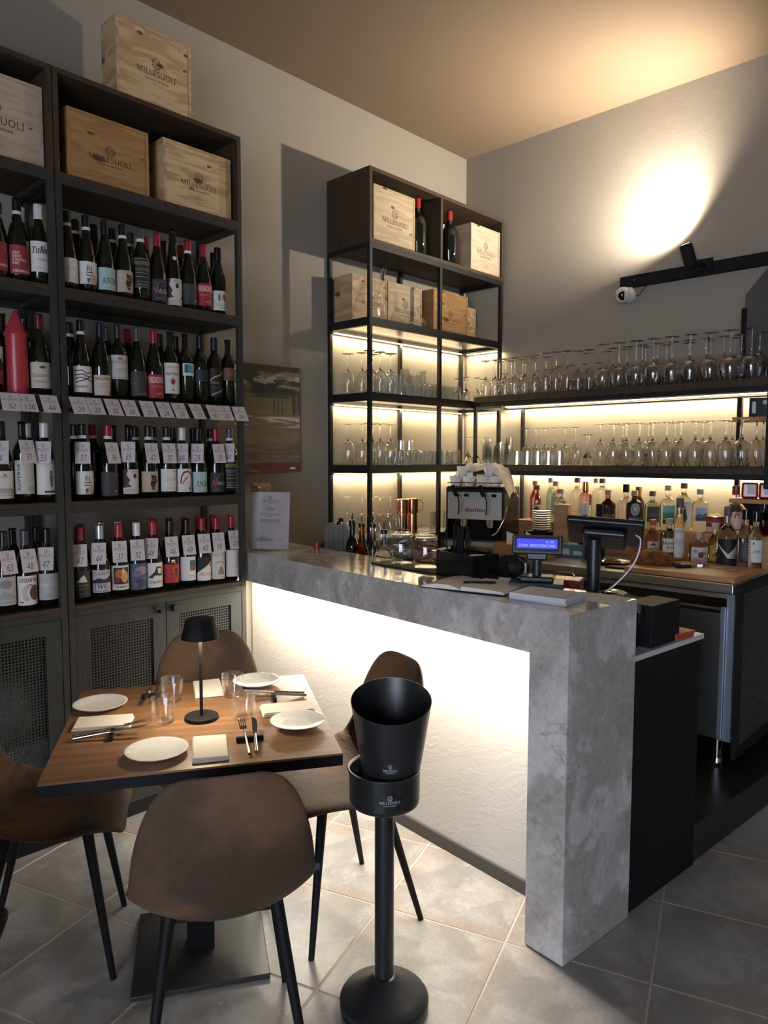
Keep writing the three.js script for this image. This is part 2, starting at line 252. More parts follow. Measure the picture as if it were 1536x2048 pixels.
// ---------------------------------------------------------------- glass shelving in the corner, left wall
const B = 0.357, RY = [2.347, 1.928, 1.517];
{
  const t = thing('bar_shelving', 'black metal shelving with lit bays below a dark open box, in the corner', 'shelf unit'), Z0 = 0.05, Z1 = 1.33, p = 0.022, zm = 0.707;
  const bxs = part('top_box', [bx(0.004, B, 3.14, 3.161, Z0, Z1, 0.001), bx(0.004, B, 2.755, 2.776, Z0, Z1, 0.001), bx(0.004, B, 2.776, 3.14, Z1 - 0.021, Z1), bx(0.004, B, 2.776, 3.14, Z0, Z0 + 0.02), bx(0.014, B, 2.776, 3.14, zm - 0.012, zm + 0.008)], M.wood, t);
  part('back_panel', bx(0.004, 0.012, 2.776, 3.14, Z0 + 0.02, Z1 - 0.021), M.wood, bxs);
  for (const [x, z, y1] of [[B - p, Z1 - p, 2.755], [B - p, zm - p / 2, 2.755], [B - p, Z0, 2.755], [0.004, Z1 - p, 2.755], [0.004, zm - p / 2, 2.755], [0.004, Z0, 2.755]]) part('post', bx(x, x + p, 1.0006, y1, z, z + p, 0.001), M.metal, t);
  RY.forEach((y, i) => {
    part('shelf_board', bx(0.008, B - p - 0.001, y - 0.03, y - 0.006, Z0 + 0.002, Z1 - 0.004), i ? std([0.035, 0.03, 0.027], 0.3) : std([0.05, 0.045, 0.04], 0.22), t);
    part('rail', [bx(B - p, B, y - 0.045, y, zm + p / 2, Z1 - p), bx(B - p, B, y - 0.045, y, Z0 + p, zm - p / 2), bx(0.026, B - p, y - 0.045, y, Z1 - p, Z1), bx(0.026, B - p, y - 0.045, y, Z0, Z0 + p * 0.6)], M.metal, t);
    if (i) part('shelf_liner', bx(0.03, B - 0.004, y + 0.0005, y + 0.003, Z0 + 0.02, Z1 - 0.01), M.rubber, t);
    ledStrip(t, 0.028, 0.038, y - 0.056, Z0 + 0.03, Z1 - 0.03, LED_SHELF * [1, 0.9, 0.8][i], WARM); if (i < 2) ledStrip(t, 0.045, 0.33, y - 0.056, 0.026, 0.036, LED_SHELF * 0.9, WARM);
  });
  part('rail', [bx(B - p, B, 2.725, 2.7545, Z0 + p, zm - p / 2), bx(B - p, B, 2.725, 2.7545, zm + p / 2, Z1 - p), bx(0.026, B - p, 2.725, 2.7545, Z1 - p, Z1), bx(0.026, B - p, 2.725, 2.7545, Z0, Z0 + p)], M.metal, t);
}
// ---------------------------------------------------------------- glass shelves on the back wall
const GX0 = 0.36, GX1 = 2.134, GZ = 0.367;
{
  const t = thing('wall_glass_shelf', 'two long dark shelves of upturned glasses on the back wall', 'shelf unit');
  for (const [y, d] of [[1.9555, 0.038], [1.515, 0.036]]) {
    part('shelf_board', bx(GX0, GX1, y - d, y, 0.004, GZ, 0.002), M.wood, t); part('rail', [bx(GX0, GX1, y - d - 0.026, y - d - 0.0005, GZ - 0.03, GZ - 0.003), bx(GX0, GX1, y - d - 0.02, y - d - 0.0005, 0.004, 0.02)], M.metal, t);
    part('shelf_liner', bx(GX0 + 0.01, GX1 - 0.02, y + 0.0005, y + 0.003, 0.02, GZ - 0.003), M.rubber, t);
    ledStrip(t, GX0 + 0.02, GX1 - 0.02, y - d - 0.012, 0.028, 0.04, LED_SHELF * (y > 1.7 ? 1.15 : 0.85), WARM);
  }
  part('post', bx(GX0 - 0.002, GX0 + 0.017, 1.0006, 1.8905, GZ - 0.021, GZ - 0.002), M.metal, t);
  part('post', bx(GX1 + 0.0005, GX1 + 0.03, 1.41, 1.98, GZ - 0.05, GZ), M.metal, t); part('post', bx(0.5, 0.52, 1.0006, 1.4535, 0.004, 0.024), M.metal, t); part('post', bx(0.5, 0.52, 1.515, 1.89, 0.004, 0.024), M.metal, t);
}
{ // narrow cubby shelf at the far right of the back wall
  const t = thing('wall_cubby', 'dark cubby with thin wooden shelves at the right end of the back wall', 'shelf unit');
  part('post', bx(1.90, 1.925, 1.19, 1.888, 0.045, 0.07), M.metal, t); part('post', bx(2.62, 2.645, 1.19, 2.1, 0.045, 0.07), M.metal, t);
  for (const y of [1.775, 1.35]) part('shelf_board', bx(1.926, 2.619, y - 0.022, y, 0.05, 0.22, 0.001), M.board, t);
  part('back_panel', bx(1.926, 2.619, 1.2, 1.325, 0.045, 0.06), M.matte, t);
}
// ---------------------------------------------------------------- bar counter
{
  const t = thing('bar_counter', 'grey stone bar counter with waterfall end and lit plaster front', 'bar counter', [KX, 0, KZ], -TH), d = 0.377, t2 = 0.145, h = 1.1, y0 = 0.957, UL = -2.16;
  const slab = (pts) => { const g = new THREE.ExtrudeGeometry(new THREE.Shape(pts.map(([a, b]) => new THREE.Vector2(a, b))), { depth: d - 0.003, bevelEnabled: true, bevelThickness: 0.0015, bevelSize: 0.0015, bevelOffset: -0.0015, bevelSegments: 2 }); g.translate(0, 0, -d + 0.0015); return uvBox(g); };
  part('stone_top', slab([[UL, y0], [-t2, y0], [0, h], [UL, h]]), M.stone, t); part('stone_leg', slab([[-t2, 0.004], [0, 0.004], [0, h - 0.0004], [-t2, y0 - 0.0004]]), M.stone, t);
  part('leg_base', bx(-t2 + 0.004, -0.004, 0, 0.004, -d + 0.01, -0.006), M.black, t);
  part('plaster_panel', bx(-2.2, -t2 - 0.0005, 0, y0 - 0.0005, -0.26, -0.2195), M.white, t);
  part('skirting', bx(-2.19, -t2 - 0.001, 0.001, 0.052, -0.219, -0.209, 0.002), std([0.05, 0.045, 0.04], 0.5), t);
  ledStrip(t, UL + 0.04, -t2 - 0.01, y0 - 0.0085, -0.075, -0.063, LED_BAR, BARC, 6);
  const c = thing('under_bar_cabinet', 'black cabinet with pale worktop behind the stone bar', 'cabinet', [KX, 0, KZ], -TH);
  part('body', bx(-2.08, -0.012, 0.001, 0.885, -0.86, -d - 0.001, 0.002), M.matte, c); part('worktop', bx(-2.08, -0.006, 0.8855, 0.905, -0.875, -d - 0.001, 0.002), std([0.55, 0.55, 0.53], 0.35), c);
}
{ // raised black floor behind the bar
  const q = [K(-0.02, 0.862), [2.388, 0.003], [0.003, 0.003], [0.003, 1.26], [0.2, 1.26], K(-1.9, 0.863)];
  const g = new THREE.ExtrudeGeometry(new THREE.Shape(q.map(([x, z]) => new THREE.Vector2(x, -z))), { depth: 0.147, bevelEnabled: true, bevelThickness: 0.0015, bevelSize: 0.0015, bevelOffset: -0.0015, bevelSegments: 1 }); g.rotateX(-Math.PI / 2); g.translate(0, 0.0016, 0);
  const m = solo('bar_platform', uvBox(g), std([0.012, 0.012, 0.012], 0.28), 'glossy black raised floor behind the bar', 'platform'); m.userData.kind = 'structure';
}
// ---------------------------------------------------------------- back bar with fridge
{
  const t = thing('fridge_counter', 'stainless steel refrigerated back bar under the glass shelves', 'counter'), y0 = 0.15;
  part('worktop', bx(0.002, 2.172, 0.955, 1.0, 0.004, 0.86, 0.006), M.steel, t);
  part('worktop_return', bx(0.002, 0.375, 0.955, 1.0, 0.8605, 1.345, 0.004), M.steel, t); part('return_support', bx(0.003, 0.1, 0.151, 0.9545, 0.8605, 1.25), M.matte, t);
  part('cabinet', bx(0.45, 2.168, 0.27, 0.955, 0.02, 0.80), M.steel, t);
  for (let k = 0; k < 3; k++) { const x1 = 2.135 - k * 0.56; const d = part('door', bx(x1 - 0.54, x1, 0.275, 0.86, 0.801, 0.838, 0.004), M.steel, t); part('handle', [bx(x1 - 0.54, x1, 0.862, 0.875, 0.801, 0.845), bx(x1 - 0.54, x1, 0.885, 0.93, 0.801, 0.835)], M.chrome, d); }
  part('corner_trim', [bx(2.137, 2.17, 0.27, 0.95, 0.801, 0.83), bx(2.118, 2.136, 0.275, 0.89, 0.8385, 0.85)], std([0.4, 0.45, 0.52], 0.3, { metalness: 0.7 }), t);
  for (const [x, z] of [[2.1, 0.78], [2.1, 0.1], [0.52, 0.78]]) part('leg', [cyl(0.019, 0.019, 0.1, x, y0 + 0.02, z), cyl(0.026, 0.022, 0.02, x, y0 + 0.0005, z)], M.chrome, t);
  part('side_panel', [bx(2.174, 2.192, 0.19, 0.997, 0.005, 0.05), bx(2.174, 2.192, 0.19, 0.997, 0.77, 0.82), bx(2.174, 2.192, 0.95, 0.997, 0.05, 0.77), bx(2.174, 2.192, 0.19, 0.24, 0.05, 0.77), bx(2.174, 2.178, 0.24, 0.95, 0.05, 0.77)], M.matte, t);
  part('perforated_screen', place(screenPanel(0.72, 0.71, 0.0145, 0.006, 0.002), [2.188, 0.595, 0.41], [0, Math.PI / 2, 0]), M.gun, t);
  solo('glass_rack', bx(0.03, 0.325, 1.0006, 1.088, 0.42, 1.30, 0.003), M.steel, 'low steel plinth carrying the bottom row of glasses in the corner', 'rack');
  const r = thing('bottle_riser', 'wooden step that lifts the back row of spirit bottles', 'shelf'); part('step_top', bx(0.62, 2.16, 1.145, 1.163, 0.03, 0.26, 0.002), M.board, r); part('step_front', bx(0.62, 2.16, 1.0005, 1.1445, 0.235, 0.253, 0.002), M.board, r); part('step_side', bx(2.14, 2.158, 1.0005, 1.1445, 0.03, 0.234), M.board, r);
}
// ---------------------------------------------------------------- table
const TP = [1.3058, 0, 3.047], TT = 1.0195, TL = 0.7774, TW = 0.7561;
{
  const t = thing('dining_table', 'square wood-topped dining table set for four', 'table', TP, TT), h = TL / 2, l = TW / 2;
  part('table_top', uvBox(bx(-h, h, 0.744, 0.75, -l, l, 0.001)), M.table, t); part('edge_band', bx(-h, h, 0.715, 0.7438, -l, l, 0.002), M.matte, t);
  part('column', bx(-0.042, 0.042, 0.016, 0.715, -0.042, 0.042, 0.003), M.black, t); part('base_plate', bx(-0.2, 0.2, 0.001, 0.016, -0.2, 0.2, 0.003), std([0.03, 0.03, 0.032], 0.35), t);
}
// ---------------------------------------------------------------- chairs
function shell() {
  const C = [[0.212, 0.418], [0.205, 0.442], [0.15, 0.457], [0.06, 0.455], [-0.06, 0.449], [-0.14, 0.457], [-0.19, 0.492], [-0.216, 0.555], [-0.238, 0.65], [-0.260, 0.75], [-0.281, 0.858]];
  const Wd = [0.205, 0.212, 0.22, 0.228, 0.232, 0.230, 0.226, 0.22, 0.212, 0.2, 0.185], cv = new THREE.CatmullRomCurve3(C.map(([z, y]) => V(0, y, z))), nu = 26, nt = 60, pos = [], uv = [], idx = [];
  const se = (x, n) => Math.pow(Math.max(0, 1 - Math.pow(Math.abs(x), n)), 1 / n);
  for (const side of [1, -1]) for (let j = 0; j <= nt; j++) {
    const tt = j / nt, t = 0.5 - 0.5 * Math.cos(tt * Math.PI), P = cv.getPoint(t), T = cv.getTangent(t), N = V(0, -T.z, T.y), k = t * 10, i0 = Math.min(9, Math.floor(k)), w0 = mix(Wd[i0], Wd[i0 + 1], k - i0);
    const w = w0 * se(2 * t - 1, t > 0.5 ? 4.4 : 3.4), back = sm(0.4, 0.75, t);
    for (let i = 0; i <= nu; i++) {
      const s = -Math.cos(i / nu * Math.PI), curl = (0.02 + 0.014 * back + 0.045 * sm(0.3, 0.48, t) * (1 - sm(0.52, 0.78, t))) * s * s * (w / w0) ** 2, th = 0.021 * Math.pow(Math.max(0, 1 - s ** 6), 0.5) * Math.pow(Math.max(0, 1 - Math.pow(Math.abs(2 * t - 1), 10)), 0.5) * (side > 0 ? 1 : 0.8);
      const q = P.clone().addScaledVector(N, curl + side * th); pos.push(s * w, q.y, q.z); uv.push(s * w, t * 0.9);
    }
  }
  const n = (nu + 1) * (nt + 1), at = (k, j, i) => k * n + j * (nu + 1) + i;
  for (let k = 0; k < 2; k++) for (let j = 0; j < nt; j++) for (let i = 0; i < nu; i++) { const a = at(k, j, i), b = at(k, j, i + 1), c = at(k, j + 1, i), d = at(k, j + 1, i + 1); k ? idx.push(a, c, b, b, c, d) : idx.push(a, b, c, b, d, c); }
  const g = new THREE.BufferGeometry(); g.setAttribute('position', new THREE.Float32BufferAttribute(pos, 3)); g.setAttribute('uv', new THREE.Float32BufferAttribute(uv, 2)); g.setIndex(idx); g.computeVertexNormals(); return g;
}
const chairShell = shell();
function chair(label, x, z, fx, fz, fabricTag) {                        // faces (fx, fz)
  const t = thing('dining_chair', label, 'chair', [x, 0, z], Math.atan2(fx, fz), 'suede dining chairs');
  part('upholstered_shell', chairShell, M.suede, t);
  for (const sx of [-1, 1]) { part('leg', rod([sx * 0.13, 0.452, 0.12], [sx * 0.185, 0, 0.19], 0.0165, 0.0095), M.matte, t); part('leg', rod([sx * 0.13, 0.448, -0.1], [sx * 0.2, 0, -0.215], 0.0165, 0.0095), M.matte, t); }
  part('seat_rail', rod([-0.13, 0.434, 0.12], [0.13, 0.434, 0.12], 0.008, 0.008, 8), M.matte, t); part('seat_rail', rod([-0.13, 0.426, -0.1], [0.13, 0.426, -0.1], 0.008, 0.008, 8), M.matte, t);
  if (fabricTag) part('fabric_tag', cb(0.014, 0.018, 0.002, -0.2235, 0.555, -0.172), std([0.03, 0.035, 0.06], 0.7), t);
  return t;
}
chair('brown suede chair with its back to the camera at the front of the table', 1.685, 3.213, -0.85, -0.52, true);
chair('brown suede chair beside the ice bucket stand, its seat lit by the bar', 1.475, 2.612, -0.25, 0.97);
chair('brown suede chair on the left of the table, seat cut off by the picture edge', 0.985, 3.375, 0.52, -0.85);
chair('brown suede chair behind the table lamp, against the perforated cabinet doors', 0.955, 2.78, 0.85, 0.52);
chair('brown suede chair of which only a sliver of backrest shows, bottom left corner', 1.46, 3.93, -0.75, -0.66);
// ---------------------------------------------------------------- ice bucket and its stand
const decalT = tex(512, 256, null, true, (x, w, h) => { x.clearRect(0, 0, w, h); logo(x, 256, 160, 92, 'rgba(205,208,214,1)'); });
const decalM = std([0.85, 0.85, 0.87], 0.5, { map: decalT, transparent: true });
function wrapDecal(r, rTop, y0, y1, a0, a1) {                           // print that follows a turned surface
  const n = 14, pos = [], uv = [], idx = []; for (let i = 0; i <= n; i++) for (let j = 0; j < 2; j++) { const a = mix(a0, a1, i / n), R = j ? rTop : r; pos.push(R * Math.sin(a), j ? y1 : y0, R * Math.cos(a)); uv.push(i / n, j); }
  for (let i = 0; i < n; i++) idx.push(2 * i, 2 * i + 2, 2 * i + 1, 2 * i + 1, 2 * i + 2, 2 * i + 3); const g = new THREE.BufferGeometry(); g.setAttribute('position', new THREE.Float32BufferAttribute(pos, 3)); g.setAttribute('uv', new THREE.Float32BufferAttribute(uv, 2)); g.setIndex(idx); g.computeVertexNormals(); return plain(g);
}
{
  const p = [1.905, 0, 2.825], turn = Math.atan2(3.2628 - p[0], 4.2459 - p[2]), enamel = std([0.013, 0.014, 0.016], 0.36);
  const t = thing('bucket_stand', 'black floor stand on a conical foot, with a ring-shaped cup', 'stand', p, turn);
  part('base', lathe([[0, 0.001], [0.118, 0.001], [0.126, 0.006], [0.127, 0.03], [0.122, 0.038], [0.1, 0.05], [0.06, 0.072], [0.034, 0.092], [0.028, 0.1], [0, 0.1]], 48), enamel, t);
  part('pole', cyl(0.0272, 0.0272, 0.51, 0, 0.095, 0, 32), enamel, t);
  part('cup', lathe([[0, 0.605], [0.09, 0.605], [0.096, 0.61], [0.098, 0.62], [0.099, 0.70], [0.1035, 0.704], [0.1035, 0.708], [0.098, 0.708], [0.0945, 0.70], [0.0935, 0.625], [0, 0.62]], 56), enamel, t);
  part('cup_logo', wrapDecal(0.0992, 0.0996, 0.635, 0.672, -0.22, 0.52), decalM, t, 'silver printed logo');
  const b = thing('ice_bucket', 'black ice bucket with slanted rim standing in the cup of the stand', 'ice bucket', [p[0] + 0.014, 0.6215, p[2] - 0.012], turn), n = 64, rows = [];
  const prof = (a) => { const top = 0.272 - 0.03 * Math.cos(a), R = (y) => 0.068 + (0.112 - 0.068) * y / 0.272; return [[0, 0], [0.067, 0], [0.068, 0.003], ...[0.3, 0.6, 0.85].map((f) => [R(top * f), top * f]), [R(top), top], [R(top) - 0.0022, top + 0.0004], ...[0.85, 0.6, 0.3].map((f) => [R(top * f) - 0.0025, top * f]), [0.064, 0.006], [0, 0.006]]; };
  const pos = [], uv = [], idx = [], m = prof(0).length; for (let i = 0; i <= n; i++) { const a = i / n * 2 * Math.PI; prof(a).forEach(([r, y], j) => { pos.push(r * Math.sin(a), y, r * Math.cos(a)); uv.push(i / n, j / m); }); }
  for (let i = 0; i < n; i++) for (let j = 0; j < m - 1; j++) { const q = i * m + j; idx.push(q, q + m, q + 1, q + 1, q + m, q + m + 1); }
  const g = new THREE.BufferGeometry(); g.setAttribute('position', new THREE.Float32BufferAttribute(pos, 3)); g.setAttribute('uv', new THREE.Float32BufferAttribute(uv, 2)); g.setIndex(idx); g.computeVertexNormals();
  part('bucket_wall', toCreasedNormals(g, 0.6), enamel, b); part('bucket_logo', wrapDecal(0.0848, 0.0902, 0.098, 0.131, -0.33, 0.25), decalM, b, 'silver printed logo');
}
// ---------------------------------------------------------------- track, spot and camera on the back wall
{
  const t = thing('track_rail', 'black lighting track along the back wall', 'track'); part('rail', bx(1.198, 4.6, 2.577, 2.643, 0.004, 0.045, 0.002), M.matte, t); part('end_screw', cyl(0.006, 0.006, 0.004, 1.288, 2.612, 0.044), M.steel, t);
  const s = thing('track_spotlight', 'black cylinder spotlight on the track, aimed up the wall', 'spotlight'), c = [1.662, 2.603, 0.145], dir = V(-0.26, 0.94, 0.06).normalize(), e = V(...c).addScaledVector(dir, 0.125);
  part('head', rod(c, e.toArray(), 0.034, 0.034, 28), M.matte, s); part('arm', bx(1.675, 1.705, 2.615, 2.628, 0.061, 0.14), M.matte, s); part('adapter', bx(1.655, 1.74, 2.595, 2.66, 0.0455, 0.06, 0.002), M.matte, s);
  const q = e.clone().addScaledVector(dir, 0.001); const lens = part('lens', rod(q.toArray(), q.clone().addScaledVector(dir, 0.002).toArray(), 0.027, 0.027, 24), std([1, 1, 1], 0.3, { emissive: SOFT, emissiveIntensity: 8 }), s, 'glowing lens');
  const l = new THREE.SpotLight(SOFT, SPOT_CD, 0, 1.32, 0.75, 2); l.position.copy(e.clone().addScaledVector(dir, 0.012)); l.target.position.copy(l.position.clone().add(V(-0.6, 0.74, 0.24))); l.shadow.radius = 1.2; l.castShadow = true; scene.add(l, l.target);
}

// ---------------------------------------------------------------- printed labels (one atlas, 8 x 8)
const ATL = 8, CELL = 256;
const ink = (x, s, t, px, py, font, col, al = 'center', mw) => { x.fillStyle = col; x.font = font; x.textAlign = al; x.textBaseline = 'middle'; x.fillText(t, px, py, mw); };
const lines = (x, x0, x1, ys, col, lw = 3) => { x.fillStyle = col; for (const y of ys) x.fillRect(x0, y, x1 - x0, lw); };
const blob = (x, cx, cy, rx, ry, col) => { x.fillStyle = col; x.beginPath(); x.ellipse(cx, cy, rx, ry, 0, 0, 7); x.fill(); };
const poly = (x, pts, col) => { x.fillStyle = col; x.beginPath(); pts.forEach(([a, b], i) => (i ? x.lineTo(a, b) : x.moveTo(a, b))); x.fill(); };
const stroke = (x, pts, col, lw) => { x.strokeStyle = col; x.lineWidth = lw; x.beginPath(); pts.forEach(([a, b], i) => (i ? x.lineTo(a, b) : x.moveTo(a, b))); x.stroke(); };
const bg = (x, c) => { x.fillStyle = c; x.fillRect(0, 0, 256, 256); };
const W0 = '#d8d0c8', W1 = '#cfcac4', W2 = '#e0dad4', INK = '#1c1c20';
